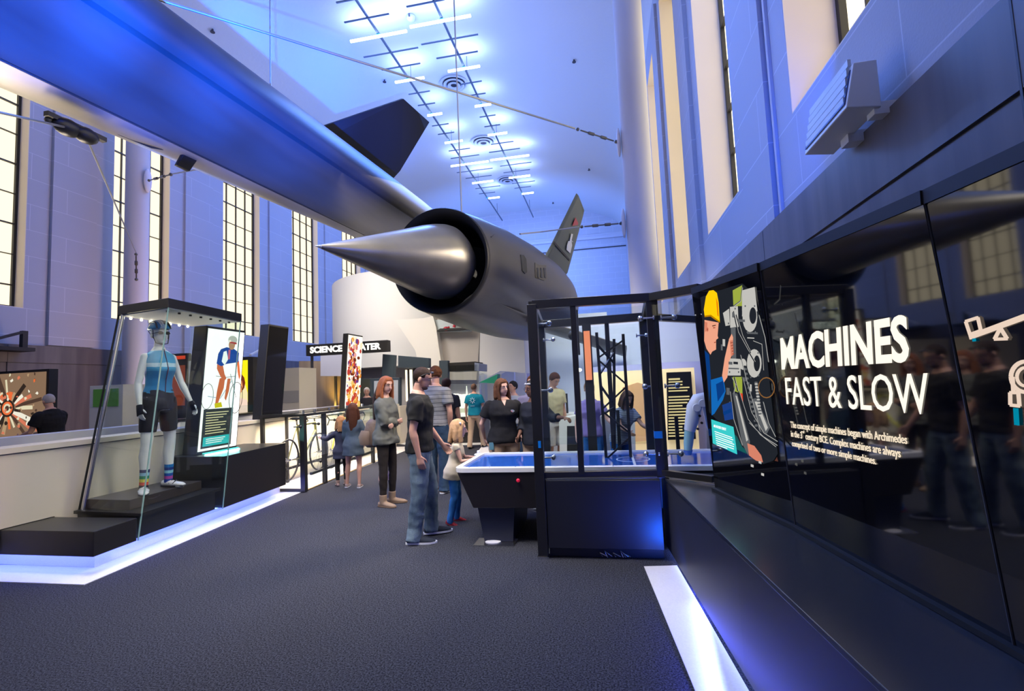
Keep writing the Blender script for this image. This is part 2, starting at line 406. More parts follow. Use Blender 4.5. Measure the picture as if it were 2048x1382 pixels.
for k,((a,b),wd) in enumerate(zip(tubes,words)):
    A=onZ(*a,ZT-.09); B=onZ(*b,ZT-.09); y=(A.y+B.y)/2; A.y=B.y=y
    r=empty('tube_light',((A.x+B.x)/2,y,ZT-.09)); tag(r,'glowing white-blue tube light under the vault, '+wd,'ceiling light',group='tube lights on the rails')
    t=G(m_tube); t.cyl(A,B,.045,10); t.build('tube',r,smooth=40)
    xa=-6.72 if k%2==0 else -4.5
    mnt=G(m_cyan); mnt.box((xa-.06,y-.06,ZT-.05),(xa+.06,y+.06,ZT-.031)); mnt.tube([(xa,y,ZT-.05),(xa,y,ZT-.07)],[.07,.02],8); mnt.build('mount',r)
    # the tube's own light, thrown up on the vault and down into the hall
    ln=(B-A).length
    o=area(((A.x+B.x)/2,y,ZT+.06),((A.x+B.x)/2,y-.12,ZT+3),ln,UPW*ln,(.26,.36,1.0),sy=.3)
    if k%2==0 and k<12: area((XC+1,y,ZT-.25),(XC+1,y+.01,0),1.5,DNW,BLUE,sy=3)
    tinfo.append((xa,y,ln))
rung_l=[((672,5),(705,0)),((690,47),(777,26)),((729,117),(835,93)),((764,141),(840,126)),((818,190),(859,181)),((840,211),(870,206)),((870,252),(897,247)),((882,269),(908,264)),((898,303),(940,296)),((902,318),(958,309)),((914,346),(985,336)),((932,358),(983,350)),((960,377),(1000,371)),((970,387),(990,384))]
rung_r=[((814,16),(888,-3)),((844,92),(955,66)),((874,119),(955,101)),((922,170),(963,161)),((940,192),(971,186)),((963,234),(991,230)),((972,254),(1000,249)),((982,289),(1027,283)),((978,305),(1040,297)),((1000,332),(1063,325)),((1007,346),(1060,339)),((1035,366),(1070,362)),((1036,376),(1062,373))]
for rl,r,xa in ((rung_l,tracks[0],-6.72),(rung_r,tracks[1],-4.5)):
    for a,b in rl:
        A=onZ(*a,ZT-.05); B=onZ(*b,ZT-.05); y=(A.y+B.y)/2; A.y=B.y=y
        if k: g=G(m_track)
        lo_,hi_=min(A.x,xa-.3),max(B.x,xa+.3)
        g.bar((lo_,y,ZT-.045),(hi_,y,ZT-.045),.05,.03); g.build('crossbar',r)
# vents, sensor
for (p,R,wd) in (((908,173),.55,'nearest round ceiling vent, large and dark-ringed'),((967,288),.6,'middle round ceiling vent, pale'),((1015,364),.6,'farthest round ceiling vent near the end wall')):
    c=onZ(*p,13.65); zc=ceil_z(c.x)
    r=empty('air_vent',(c.x,c.y,zc-.1)); tag(r,wd,'air vent',group='round vents in the vault')
    f=G(mat('vent_paint',(.55,.58,.65),.6)); dk=G(m_trim)
    for rr,z in ((R,.0),(R*.72,.04),(R*.42,.08)):
        f.loft([[Vector((c.x+q*math.cos(2*PI*j/32),c.y+q*math.sin(2*PI*j/32),zc-.02-z-zz)) for j in range(32)] for q,zz in ((rr,0),(rr+.03,.03),(rr-.05,.05),(rr-.10,0))],False,True)
    f.build('vent_ring',r,smooth=60)
    dk.cyl((c.x,c.y,zc-.03),(c.x,c.y,zc+.05),R*.95,32); dk.build('vent_throat',r)
c=onZ(822,37,13.7); g=G(mat('sensor_white',(.6,.65,.75),.4)); g.ell((c.x,c.y,ceil_z(c.x)-.08),(.16,.16,.12),12); g.m(m_trim); g.box((c.x-.02,c.y-.17,ceil_z(c.x)-.14),(c.x+.02,c.y-.1,ceil_z(c.x)-.05))
tag(g.build('ceiling_sensor',smooth=40),'small dome sensor on the vault between the nearest tube lights','sensor')
sp_px=[(425,91),(769,161),(1148,122),(1178,339),(1106,406)]
for p,wd in zip(sp_px,('above the jet fuselage','left of the left rail','right of the rails, nearest','right of the rails, middle','right of the rails, farthest')):
    c=onZ(*p,13.3); zc=ceil_z(c.x); c=onZ(*p,zc-.05); zc=ceil_z(c.x)
    g=G(m_trim); g.cyl((c.x,c.y,zc+.03),(c.x,c.y,zc-.08),.03,8); g.cyl((c.x,c.y,zc-.08),(c.x,c.y,zc-.1),.07,10)
    tag(g.build('sprinkler_head'),'tiny sprinkler head on the vault '+wd,'sprinkler',group='sprinklers in the vault')
# floodlight box on the right wall
r=empty('wall_floodlight',(XR,3.4,3.15)); tag(r,'white slatted floodlight box bracketed on the right wall above the granite','wall light')
mw=mat('fixture_white',(.8,.8,.82),.4)
A=[onX(1610,240,1.30),onX(1617,306,1.30),onX(1705,222,1.34),onX(1690,128,1.34)]
# box: open grille faces the hall and up, back toward wall
y0,y1=3.03,3.64; xf,xb=1.42,1.60; z0,z1=2.99,3.25
g=G(mw); g.hexa([(xf,y0,z0),(xf,y1,z0),(xb,y1,z0-.02),(xb,y0,z0-.02)],[(xf+.06,y0,z1),(xf+.06,y1,z1),(xb,y1,z1),(xb,y0,z1)])
g.build('housing',r,bevel=.006)
g=G(mat('grille_pale',(.62,.66,.72),.4)); 
for k in range(5):
    t=.04+k*.055; g.box((xf-.006+t*.19,y0+.03,z0+t),(xf+.012+t*.19,y1-.03,z0+t+.04))
g.build('grille',r)
g=G(mat('grille_groove',(.05,.1,.3),.5)); g.hexa([(xf-.002,y0+.02,z0+.03),(xf-.002,y1-.02,z0+.03),(xf+.02,y1-.02,z0+.03),(xf+.02,y0+.02,z0+.03)],[(xf+.048,y0+.02,z1-.03),(xf+.048,y1-.02,z1-.03),(xf+.07,y1-.02,z1-.03),(xf+.07,y0+.02,z1-.03)]); g.build('lamp_recess',r)
g=G(mw); g.box((xb-.03,y0+.02,z0-.05),(XR,y0+.1,z0+.02)); g.build('bracket',r); g=G(mw); g.box((xb-.04,y1-.3,z0-.07),(XR,y1-.2,z0)); g.build('bracket',r)
area((xf-.06,3.5,z1+.05),(-5,9,6),.5,SCW,DEEP,sy=.2)
# black stage-light arms on the left granite ledge
for (pp,wd) in ((((0,697),(50,700),(12,667),(30,667),(42,697)),'black lamp arm on the left granite ledge at the frame edge'),(((498,716),(538,716),(520,712),(530,690),(488,705)),'black lamp arm with a pale head on the ledge behind the cyclist lightbox')):
    X_=XL+.35; q=[onX(*p,X_) for p in pp]
    g=G(m_blackm); g.box((XL+.09,q[0].y-.1,q[0].z-.04),(X_+.15,q[1].y+.1,q[0].z+.04)); 
    yy=(q[0].y+q[1].y)/2+.2; g.bar((X_,yy,q[0].z),(X_,yy,q[0].z+.42),.1); 
    r=empty('lamp_arm',(X_,yy,q[0].z)); tag(r,wd,'lamp')
    g.build('stand',r); g=G(m_blackm if pp[0][0]==0 else mat('lamp_pale',(.7,.66,.6),.5)); g.bar((X_,yy,q[0].z+.4),(X_+.1,yy-.8,q[0].z+.1),.09,.05); g.build('lamp_head',r)
# ================================================================== AIRCRAFT
m_air=mat('aircraft_black',(.022,.022,.024),.40,spec=.33,grain=(3,.25,(.04,.039,.038),(1,.15,1)))
m_air2=mat('aircraft_dull',(.022,.022,.024),.6,spec=.2)
m_titan=mat('worn_metal',(.04,.037,.033),.36,metal=.25,spec=.5,grain=(2.2,.25,(.07,.065,.055),(1,.2,1)))
m_fin=mat('fin_grey',(.12,.14,.115),.6)
jet=empty('jet_aircraft',(-4.6,9,0)); tag(jet,'black twin-engine reconnaissance jet hung banked from the vault','aircraft')
def fus_ring(y,sc=1.0):
    top,ch,bt=41+.5*y,29.3+.48*y,26.6+.58*y
    pts=[(ch,5.9),(ch+1.3,5.98),(ch+2.8,6.12),(ch+4.6,6.30),(ch+6.2,6.44),(ch+7.8,6.50),(top-3.4,6.44),(top-2.0,6.46),(top-1.0,6.60),(top-.3,6.82),(top,7.05),(top-.2,7.4),(top-1.2,7.8),(top-3.5,8.1),(ch+5,8.2),(ch+1,7.9),(bt+.6,7.4),(bt,6.9),(bt,6.5),(bt+.5,6.2)]
    P_=[Vector((-R*math.cos(math.radians(t)),y,1.5+R*math.sin(math.radians(t)))) for t,R in pts]
    c=sum(P_,Vector((0,0,0)))/len(P_)
    return [c+(p-c)*sc for p in P_]
ys=[-3.4,-3.2,-2.5,-1.2,.4,2,3.5,5,6.5,8,9.5,11,13,15,17,19,21,22.5]; scs=[.03,.12,.34,.62,.86,1,1,1,1,1,1,1,.98,.93,.85,.7,.45,.1]
def sub(r):
    # resample smooth body, keep the two chine edges sharp
    out=[]; n=len(r)
    for i in range(n):
        p0,p1,p2,p3=r[i-1],r[i],r[(i+1)%n],r[(i+2)%n]; out.append(p1)
        if i in (n-1,): out.append((p1+p2)/2)
        else: out.append((-p0+9*p1+9*p2-p3)/16 if i not in (0,) else (p1+p2)/2)
    return out
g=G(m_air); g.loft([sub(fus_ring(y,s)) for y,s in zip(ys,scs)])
m_und=mat('aircraft_underside_lit',(.30,.28,.25),.38,metal=.5,grain=(2,.3,(.20,.19,.18),(1,.1,1))); g.m(m_und); ui=g.ms.index(m_und)  # black skin lightened here: window light on the underside put into the colour
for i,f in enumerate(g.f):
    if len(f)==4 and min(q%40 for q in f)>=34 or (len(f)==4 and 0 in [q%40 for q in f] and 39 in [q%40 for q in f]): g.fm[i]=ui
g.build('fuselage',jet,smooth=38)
# dark seam along the lower edge of the chine
g=G(m_blackm); pts=[fus_ring(y)[0] for y in (2,3.5,5,6.5,8,9.5)]; g.tube(pts,.012,6); g.build('chine_seam',jet)
# blade aerial and flush panel under the chine
a=onY(362,315,5.5); 
def under(px,py):
    # point on the chine underside seen at this pixel
    for k in range(200):
        D=4.5+k*.03; p=at(px,py,D)
        R=math.hypot(p.x,p.z-1.5)
        if R>6.02: return p
    return p
a=under(378,290); b=under(354,330); g=G(m_blackm); A1=under(372,282);
g.hexa([a,a+Vector((-.05,.0,.02)),a+Vector((-.05,.22,.02)),a+Vector((0,.22,0))],[b,b+Vector((-.05,0,0)),b+Vector((-.05,.2,0)),b+Vector((0,.2,0))]); g.build('blade_aerial',jet,bevel=.01)
pp=[under(*q)+Vector((.03,-.01,-.03)) for q in ((236,267),(262,278),(325,297),(300,293))]; g=G(m_blackm); g.prism(pp,(-.03,0,.02)); g.build('access_panel',jet)
# cable bracket pods under the chine
pods=[]
for q,rr in (((135,246),.09),((172,262),.085)):
    c=under(*q)+Vector((.0,0,-.05)); g=G(mat('bracket_metal',(.07,.07,.075),.4,metal=.7)); g.ell(c,(rr,rr*1.5,rr),12); g.box(c-Vector((.03,.2,-.02)),c+Vector((.03,.2,.07))); g.build('lifting_bracket',jet,smooth=50); pods.append(c)
# nacelle on the right
C0=at(878,522,7.0); C1=at(1099,612,13.4); ax=(C1-C0).normalized(); Ln=(C1-C0).length
prof=[(.03,.75),(.06,.757),(.6,.83),(1.6,.92),(3.0,.99),(4.6,1.0),(5.8,.93),(Ln,.80),(Ln+.9,.62),(Ln+.9,.5),(Ln-.3,.48)]
g=G(m_titan); g.lathe(prof,C0,ax,64,False); 
nac=g.build('engine_nacelle',jet,smooth=40)
# inlet: lip and dark throat ring
g=G(mat('inlet_black',(.008,.008,.01),.5,spec=.3)); g.lathe([(.05,.758),(.0,.757),(-.02,.745),(.03,.70),(.12,.66),(.5,.60),(1.2,.45),(1.2,.1)],C0,ax,64,False); g.build('inlet_lip',jet,smooth=40)
T=at(633,492,5.35); sb=C0+ax*.12; sa=(sb-T).normalized(); SL=(sb-T).length
rmax=.535
g=G(mat('spike_metal',(.13,.125,.115),.30,metal=.55,spec=.6,grain=(3,.3,(.19,.18,.16),(1,1,1)))); g.lathe([(0,.004),(.03,.016),(SL*.55,rmax*.60),(SL*.80,rmax*.875),(SL*.9,rmax*.965),(SL*.97,rmax),(SL,rmax*.995),(SL+.12,rmax*.9),(SL+.3,rmax*.7)],T,sa,64); g.build('inlet_spike',jet,smooth=40)
g=G(m_steel); g.lathe([(-.02,.003),(.05,.022),(.07,.0225),(.07,.01)],T,sa,24); g.build('spike_tip',jet,smooth=40)
# nacelle panels facing the hall
def onNac(px,py,off=.01):
    d=ray(px,py); best=None
    for k in range(600):
        p=CAM+d*(6.2+k*.012); t=(p-C0).dot(ax); r_=(p-C0-ax*t).length
        R=None
        for (t0,r0),(t1,r1) in zip(prof[1:-3],prof[2:-2]):
            if t0<=t<=t1: R=r0+(r1-r0)*(t-t0)/(t1-t0)
        if R and r_<=R+off: return p
    return CAM+d*9
m_rec=mat('panel_recess',(.012,.013,.011),.5)
def decal(name,polys,m,off=.012,outline=None):
    for pl in polys:
        # subdivide the polygon outline as a fan onto the surface
        c=(sum(p[0] for p in pl)/len(pl),sum(p[1] for p in pl)/len(pl))
        q=[]; n=len(pl)
        for i in range(n):
            a,b=pl[i],pl[(i+1)%n]
            for t in (0,.5): q.append((a[0]+(b[0]-a[0])*t,a[1]+(b[1]-a[1])*t))
        vs_=[onNac(*c,off)]+[onNac(*p,off) for p in q]; g=G(m); k=len(q)
        vi=[v-( (v-C0)-ax*((v-C0).dot(ax)) ).normalized()*.02 for v in vs_]
        g.add(vs_+vi,[(0,1+i,1+(i+1)%k) for i in range(k)]+[(1+i,k+2+i,k+2+(i+1)%k,1+(i+1)%k) for i in range(k)])
        g.build(name,jet,smooth=30)
def wn(x,y): return (600+x/2.926,380+y/2.926)
decal('access_hatch',[[wn(1292,378),wn(1310,380),wn(1325,405),wn(1330,480),wn(1318,490),wn(1302,470)]],m_rec)
decal('louvre_hatch',[[wn(1376,425),wn(1398,438),wn(1440,440),wn(1446,520),wn(1430,530),wn(1380,512)]],mat('louvre_tan',(.10,.085,.05),.5))
decal('louvre_slot',[[wn(x,455),wn(x+10,458),wn(x+12,514),wn(x+2,510)] for x in (1388,1408,1428)],m_rec,.02)
decal('scuff_mark',[[wn(1118,272),wn(1140,256),wn(1134,264),wn(1122,276)]],m_rec)
# inner wing between fuselage and nacelle, outer wing beyond it
def wing(name,le0,le1,te0,te1,th,m):
    g=G(m); n=8; rings=[]
    for i in range(n+1):
        s=i/n; a=le0.lerp(le1,s); b=te0.lerp(te1,s); up=Vector((.35,0,.93)); r=[]
        for t,h in ((0,0),(.05,.35),(.25,.9),(.5,1),(.8,.5),(1,.05)): r.append(a.lerp(b,t)+up*h*th/2)
        for t,h in ((1,-.05),(.8,-.5),(.5,-1),(.25,-.9),(.05,-.35)): r.append(a.lerp(b,t)+up*h*th/2)
        rings.append(r)
    g.loft(rings); return g.build(name,jet,smooth=35)
nA=C0+ax*2.2; nB=C0+ax*7
wing('inner_wing',Vector((-5.3,13.0,6.2)),C0+ax*3.2+Vector((-.6,0,.2)),Vector((-5.6,19,7.0)),nB+Vector((-.4,0,.1)),.30,m_air)
def pull(x,y,k): p=onNac(x,y,0); return p-(p-CAM).normalized()*k
p0=pull(952,588,.02); p1=pull(1055,632,.30); p2=at(1252,692,8.8); t0=onNac(905,626,.05); t1=at(1062,656,min(8.9,(p1-CAM).length+1.6)); t2=at(1252,714,9.1)
wing('outer_wing',p0,p1,t0,t1,.14,m_titan); wing('outer_wing',p1,p2,t1,t2,.12,m_und)
# tail fins
def fin(name,q,th,m,parent=jet):
    n=Vector((q[1]-q[0]).cross(q[2]-q[0])).normalized(); g=G(m); g.prism([p-n*th/2 for p in q],n*th); return g.build(name,parent,bevel=.02)
q=[at(1093,511,11.4),at(1104,492,11.5),at(1155,388,12.3),at(1167,418,12.9),at(1164,428,13.0),at(1133,544,13.0),at(1120,560,12.6),at(1096,545,11.8)]
fr=fin('tail_fin',q,.10,m_fin)
nf=(q[2]-q[0]).cross(q[5]-q[0]).normalized(); nf=nf if nf.dot(CAM-q[0])>0 else -nf
def onfin(px,py,off=.065):
    d=ray(px,py); return CAM+d*((q[0]+nf*off-CAM).dot(nf)/d.dot(nf))
def ff(x,y): return (1040+x/6.28,380+y/6.28)
def g_(x,y): return (1110+x/13.81,440+y/13.82)
for nm,pl,mm in (('fin_emblem',[ff(655,450),ff(695,345),ff(728,415),ff(722,440)],mat('emblem_red',(.5,.03,.05),.5)),
   ('fin_emblem',[g_(400,580),g_(440,375),g_(488,390),g_(450,560),g_(495,600),g_(480,610),g_(445,570),g_(465,700),g_(415,920),g_(310,820),g_(325,700),g_(360,580)],mat('emblem_white',(.8,.8,.78),.5))):
    g=G(mm); g.prism([onfin(*p) for p in pl],nf*.01); g.build(nm,fr)
g=G(mat('fin_seam',(.015,.015,.02),.6)); g.bar(onfin(*ff(425,655),.056),onfin(*ff(620,880),.056),.05,.01,up=nf); g.build('hinge_seam',fr)
q2=[at(600,300,12.6),at(645,252,12.8),at(805,197,14.2),at(857,244,15.8),at(798,342,16.0),at(745,400,15.6)]
fin('tail_fin',q2,.12,m_air2)
c0=at(600,330,11.5); c1=at(770,420,17.0)
g=G(m_air); g.lathe([(0,.3),(.3,.55),(2,.62),(4.5,.6),((c1-c0).length,.3)],c0,(c1-c0),32); g.build('engine_nacelle',jet,smooth=40)
# ------------------------------------------------------------------ suspension cables
m_cable=mat('steel_cable',(.45,.45,.42),.35,metal=.7)
def turnbuckle(g,a,b,r=.035):
    a,b=Vector(a),Vector(b); d=(b-a); g.cyl(a+d*.12,a+d*.88,r*.45,8); g.cyl(a+d*.3,a+d*.42,r,8); g.cyl(a+d*.58,a+d*.7,r,8); g.ell(a+d*.06,r*1.1,8); g.ell(a+d*.94,r*1.2,8)
def cable(lab,pts,rad,plate=None,tb=None,grp='cables holding up the jet'):
    r=empty('suspension_cable',pts[0]); tag(r,lab,'cable',group=grp)
    g=G(m_cable); g.tube(pts,rad,6); g.build('wire_rope',r,smooth=60)
    if tb: g=G(mat('turnbuckle_steel',(.16,.16,.15),.4,metal=.8)); turnbuckle(g,*tb); g.build('turnbuckle',r,smooth=50)
    if plate is not None:
        g=G(mat('anchor_paint',(.72,.7,.74),.6)); p,ax_=plate; p=Vector(p)
        g.ell(p,(.05,.12,.34),16); g.build('anchor_plate',r,smooth=50)
pr=onY(1238,285,11.0); a0=Vector((COLR[0]-COLR[1]-.055,11.0,pr.z))
tb0=at(1150,257,11.6); w0=at(320,0,7.0); tb0=onY(1150,257,10.3)
far=onY(-250,-170,3.0)
cable('long pale cable sweeping down from upper left to the right column',[Vector((-5.4,4.3,7.05)) if 0 else onY(320,0,5.2)+(onY(320,0,5.2)-tb0)*.45,onY(320,0,5.2),tb0],.018,plate=(a0,0),tb=(tb0,a0))
pr2=onY(1240,447,11.0); a1=Vector((COLR[0]-COLR[1]-.055,11.0,pr2.z)); t1_=onY(1158,454,10.6)
nn=onNac(1000,474,.0)
cable('lower cable from the right column to the engine nacelle',[onNac(1040,468,.02),onY(1080,464,10.4),t1_],.016,plate=(a1,0),tb=(t1_,a1))
v0=fus_ring(6.0)[10]; z1=ceil_z(v0.x); tp_=onY(541,175,6.6); 
cable('thin vertical cable rising from the fuselage to the vault',[fus_ring(onY(541,185,7.1).y)[10]*0+onY(541,190,7.1),Vector((onY(541,190,7.1).x,7.1,ceil_z(onY(541,190,7.1).x)))],.012)
b_=onNac(868,430,0) ; b_=C0+ax*1.0+Vector((-.05,0,.86)); 
cable('thin vertical cable rising from the engine nacelle to the vault',[b_,Vector((b_.x,b_.y,ceil_z(b_.x)))],.012)
cl=onY(293,362,11.0); a2=Vector((COLL[0]+COLL[1]+.055,11.0,cl.z)); e2=onY(345,348,9.6); f2=fus_ring(8.0)[18]
cable('short cable from the left column plate to the jet belly',[e2,onY(400,338,8.6)],.014,plate=(a2,0),tb=(a2,e2))
cc=onY(280,520,10.5); dd=onY(283,545,10.7)
cable('cable dropping from the chine bracket to the left column',[pods[1],onY(272,505,10.2)],.012,tb=(onY(272,505,10.2),Vector((COLL[0]+COLL[1]+.02,10.75,onY(283,560,10.7).z))))
cable('cable running off left from the chine bracket',[pods[0],onY(0,225,2.9),onY(0,225,2.9)+(onY(0,225,2.9)-pods[0])*.6],.012,tb=(onY(95,239,pods[0].y-.15),pods[0]))
# ================================================================== LEFT EXHIBITS
def xfr(y): return -4.43-.1*(y-3.6)
m_led=emat('led_strip_glow',(.2,.3,1.0),LEDS)
m_counter=mat('warm_white_panel',(.72,.65,.52),.42,spec=.5)
# recessed white plinth + LED under the overhang
g=G(m_terr); g.prism([Vector(p) for p in [(-6.3,3.8,.007),(-4.66,3.8,.007),(-5.0,6.85,.007),(-5.44,6.85,.007),(-5.44,4.04,.007),(-6.3,4.04,.007)]],(0,0,.16))
pl=g.build('exhibit_plinth'); tag(pl,'white recessed plinth under the black left benches, lit blue-white','plinth')
g=G(m_led); g.prism([Vector((-6.3,3.70,.158)),Vector((-4.60,3.70,.158)),Vector((-4.63,3.74,.158)),Vector((-6.3,3.74,.158))],(0,0,.008)); g.build('light_strip',pl)
g=G(m_led); g.prism([Vector((-4.56,3.74,.158)),Vector((-4.87,6.7,.158)),Vector((-4.90,6.7,.158)),Vector((-4.60,3.74,.158))],(0,0,.008)); g.build('light_strip',pl)
area((-4.70,5.2,.155),(-4.7,5.2,0),3.0,LEDP,LEDC,sy=.04).rotation_euler=(0,0,math.radians(90+5.9))
area((-5.4,3.67,.155),(-6.2,3.6,0),1.6,LEDP*.53,LEDC,sy=.04).rotation_euler=(0,0,0)
area((-4.98,8.4,.9),(-4.9,8.4,0),2.5,LEDP*.8,LEDC,sy=.05).rotation_euler=(0,0,math.radians(90+5))
def corner_box(name,y0,y1,z0,z1,xb,m,lab,cat='bench',xl=None):
    g=G(m); g.prism([Vector((xl if xl else xb,y0,z0)),Vector((xfr(y0),y0,z0)),Vector((xfr(y1),y1,z0)),Vector((xb,y1,z0))],(0,0,z1-z0)); o=g.build(name,bevel=.006); tag(o,lab,cat); return o
corner_box('low_bench',3.6,4.04,.17,.385,-6.3,m_black,'low black bench wrapping the corner in front of the mannequin case')
corner_box('display_bench',5.27,6.62,.17,.78,-5.44,m_black,'black bench carrying the cyclist lightbox, right of the mannequin case')
# white partitions
g=G(m_counter); g.box((-5.62,2.6,0),(-5.46,3.59,1.05)); g.box((-5.62,3.59,.39),(-5.46,4.05,1.05)); g.box((-5.62,4.05,0),(-5.46,6.9,1.05)); g.box((-5.62,6.9,0),(-5.5,12.2,1.05)); g.box((-5.80,2.6,1.06),(-5.44,12.3,1.11)); g.m(m_trim); g.box((-5.60,2.6,1.05),(-5.45,12.2,1.06))
tag(g.build('partition'),'long warm white partition with a ledge behind the left exhibits','partition')
g=G(mat('pale_counter',(.70,.72,.80),.5)); g.box((-6.55,3.5,0),(-6.3,12,1.16)); g.m(m_black); g.box((-6.6,6.2,1.16),(-6.28,8.4,1.19))
tag(g.build('counter'),'pale counter behind the long partition with a black top section','counter')
# glass rail on it
r=empty('glass_rail',(-6.4,7.4,1.2)); tag(r,'small glass rail standing on the black counter top','glass guard')
g=G(m_glass); g.box((-6.36,6.3,1.19),(-6.35,8.2,1.33)); g.build('pane',r)
for y in (6.3,7.2,8.2): g=G(m_steel); g.box((-6.37,y,1.19),(-6.34,y+.02,1.34)); g.build('clip',r)
# ---- mannequin glass case
case=empty('display_case',(-4.9,4.6,.17)); tag(case,'slanted glass display case with black spotlit canopy holding the cycling mannequin','display case')
Ab=[Vector((xfr(4.05)+.005,4.05,.17)),Vector((xfr(5.24)+.005,5.24,.17)),Vector((-5.38,5.30,.17)),Vector((-5.36,4.2,.17))]
At=[Vector((-4.50,4.38,2.46)),Vector((-4.62,5.57,2.46)),Vector((-5.40,5.62,2.46)),Vector((-5.34,4.56,2.46))]
g=G(m_black); e=.02
ctr=sum(At,Vector((0,0,0)))/4; ex=[ctr+(p-ctr)*1.02 for p in At]; g.prism([p+Vector((0,0,0)) for p in ex],(0,0,.10)); g.build('canopy',case,bevel=.004)
g=G(mat('canopy_lining',(.55,.55,.55),.6)); g.prism([ctr+(p-ctr)*.985-Vector((0,0,.012)) for p in At],(0,0,.012)); g.build('canopy_lining',case)
g=G(m_glass)
def pane(a,b,a2,b2,t=.008):
    n=(b-a).cross(a2-a).normalized()*t; g.hexa([a,b,b2,a2],[p+n for p in (a,b,b2,a2)])
pane(Ab[0],Ab[1],At[0],At[1]); g.build('glass_pane',case)
g=G(m_glass); lowD=Ab[3].copy(); lowD.z=.40; lowA=Ab[0].copy()
pane(Ab[0],Ab[3],At[0],At[3]); g.build('glass_pane',case)
g=G(m_glass); pane(Ab[1],Ab[2],At[1],At[2]); g.build('glass_pane',case)
g=G(mat('glass_edge',(.25,.42,.40),.15,spec=.8)); g.bar(Ab[0],At[0],.010); g.build('glass_edge',case); g=G(MATS['glass_edge']); g.bar(Ab[1],At[1],.010); g.build('glass_edge',case)
g=G(m_steel); g.tube([Ab[3]+Vector((.06,.0,.24)),At[3]+Vector((.06,0,0))],.018,10); g.build('support_rod',case); g=G(m_blackm); g.bar(Ab[3]+Vector((0,0,.22)),At[3],.014); g.build('corner_seal',case)
g=G(m_black); g.prism([Vector((-5.36,4.15,.386)),Vector((-4.47,4.07,.386)),Vector((-4.60,5.22,.386)),Vector((-5.38,5.22,.386))],(0,0,.03)); g.build('tray',case)
g=G(m_black); g.prism([Vector((-5.36,4.19,.172)),Vector((-4.55,4.09,.172)),Vector((-4.66,5.2,.172)),Vector((-5.38,5.2,.172))],(0,0,.21)); g.build('base',case)
g=G(mat('pedestal_brown',(.045,.035,.032),.3)); g.prism([Vector((-5.30,4.22,.416)),Vector((-4.72,4.18,.416)),Vector((-4.80,5.15,.416)),Vector((-5.30,5.15,.416))],(0,0,.10)); g.build('pedestal',case,bevel=.004)
m_bulb=emat('small_bulb',(1,.82,.55),14)
for k in range(7):
    p=At[3].lerp(At[2],.1+.13*k)+Vector((.05,0,-.03)); g=G(m_bulb); g.ell(p,.014,8); g.build('spotlight',case)
    p=At[0].lerp(At[1],.08+.14*k)+Vector((-.10,0,-.03)); g=G(m_blackm); g.cyl(p,p+Vector((0,0,.02)),.014,8); g.build('spotlight',case)
for k in (1,4): 
    p=At[3].lerp(At[2],.2*k)+Vector((.15,0,-.04)); spot(p,(-4.95,4.65,1.2),CASEW,NEUT,110,.8,.03)
# ---- light boxes: slab towers leaning a little along the wall
def tower(name,x,y0,y1,z0,z1,th,lean,lab,face,cat='lightbox'):
    r=empty(name,((x-th/2),(y0+y1)/2,z0)); tag(r,lab,cat)
    L_=Vector((0,lean,0)); xl=x-th
    g=G(m_blackm); g.hexa([(xl,y0,z0),(x,y0,z0),(x,y1,z0),(xl,y1,z0)],[Vector(p)+L_ for p in [(xl,y0,z1),(x,y0,z1),(x,y1,z1),(xl,y1,z1)]]); g.build('cabinet',r,bevel=.008)
    h=z1-z0; yd=Vector((0,lean,h)).normalized(); W=y1-y0
    def pt(u,v,off=.004): return Vector((x+off,y0+u*W+v*lean,z0+v*h))
    return r,pt
def poster(r,pt,name,base,shapes,inset=.03,v0=.02,v1=.98):
    g=G(base); g.prism([pt(inset,v0,.002),pt(1-inset,v0,.002),pt(1-inset,v1,.002),pt(inset,v1,.002)],(.004,0,0))
    off=.008
    for m,pl in shapes:
        g.m(m)
        if isinstance(pl,tuple) and pl[0]=='line':
            _,pts,wd=pl
            for a,b in zip(pts[:-1],pts[1:]): g.bar(pt(*a,off),pt(*b,off),wd,.002,up=(1,0,0))
        elif isinstance(pl,tuple) and pl[0]=='ring':
            _,c,ru,rv,t=pl; n=20
            for k in range(n):
                a,b=2*PI*k/n,2*PI*(k+1)/n
                g.bar(pt(c[0]+ru*math.cos(a),c[1]+rv*math.sin(a),off),pt(c[0]+ru*math.cos(b),c[1]+rv*math.sin(b),off),t,.002,up=(1,0,0))
        else: g.prism([pt(u,v,off) for u,v in pl],(.0015,0,0))
        off+=.0012 if len(shapes)<60 else .00006
    return g.build(name,r)
def el(cu,cv,ru,rv,n=14): return [(cu+ru*math.cos(2*PI*k/n),cv+rv*math.sin(2*PI*k/n)) for k in range(n)]
E_=lambda n,c,s=1.0: emat('print_'+n,L(*c),s)
r,pt=tower('lightbox',-5.14,5.42,6.12,.78,2.44,.20,.17,'glowing white lightbox with a picture of a cyclist beside the mannequin case',None)
sk=E_('skin',(235,120,70)); bl=E_('blue',(30,80,170)); wt=E_('white',(255,255,250),1.25); dk=E_('ink',(60,50,50)); tl=E_('teal',(60,205,205)); ye=E_('yellow',(240,220,20)); gy=E_('slate',(62,66,66)); cr=E_('cream',(250,235,180)); lb=E_('paleblue',(190,205,225))
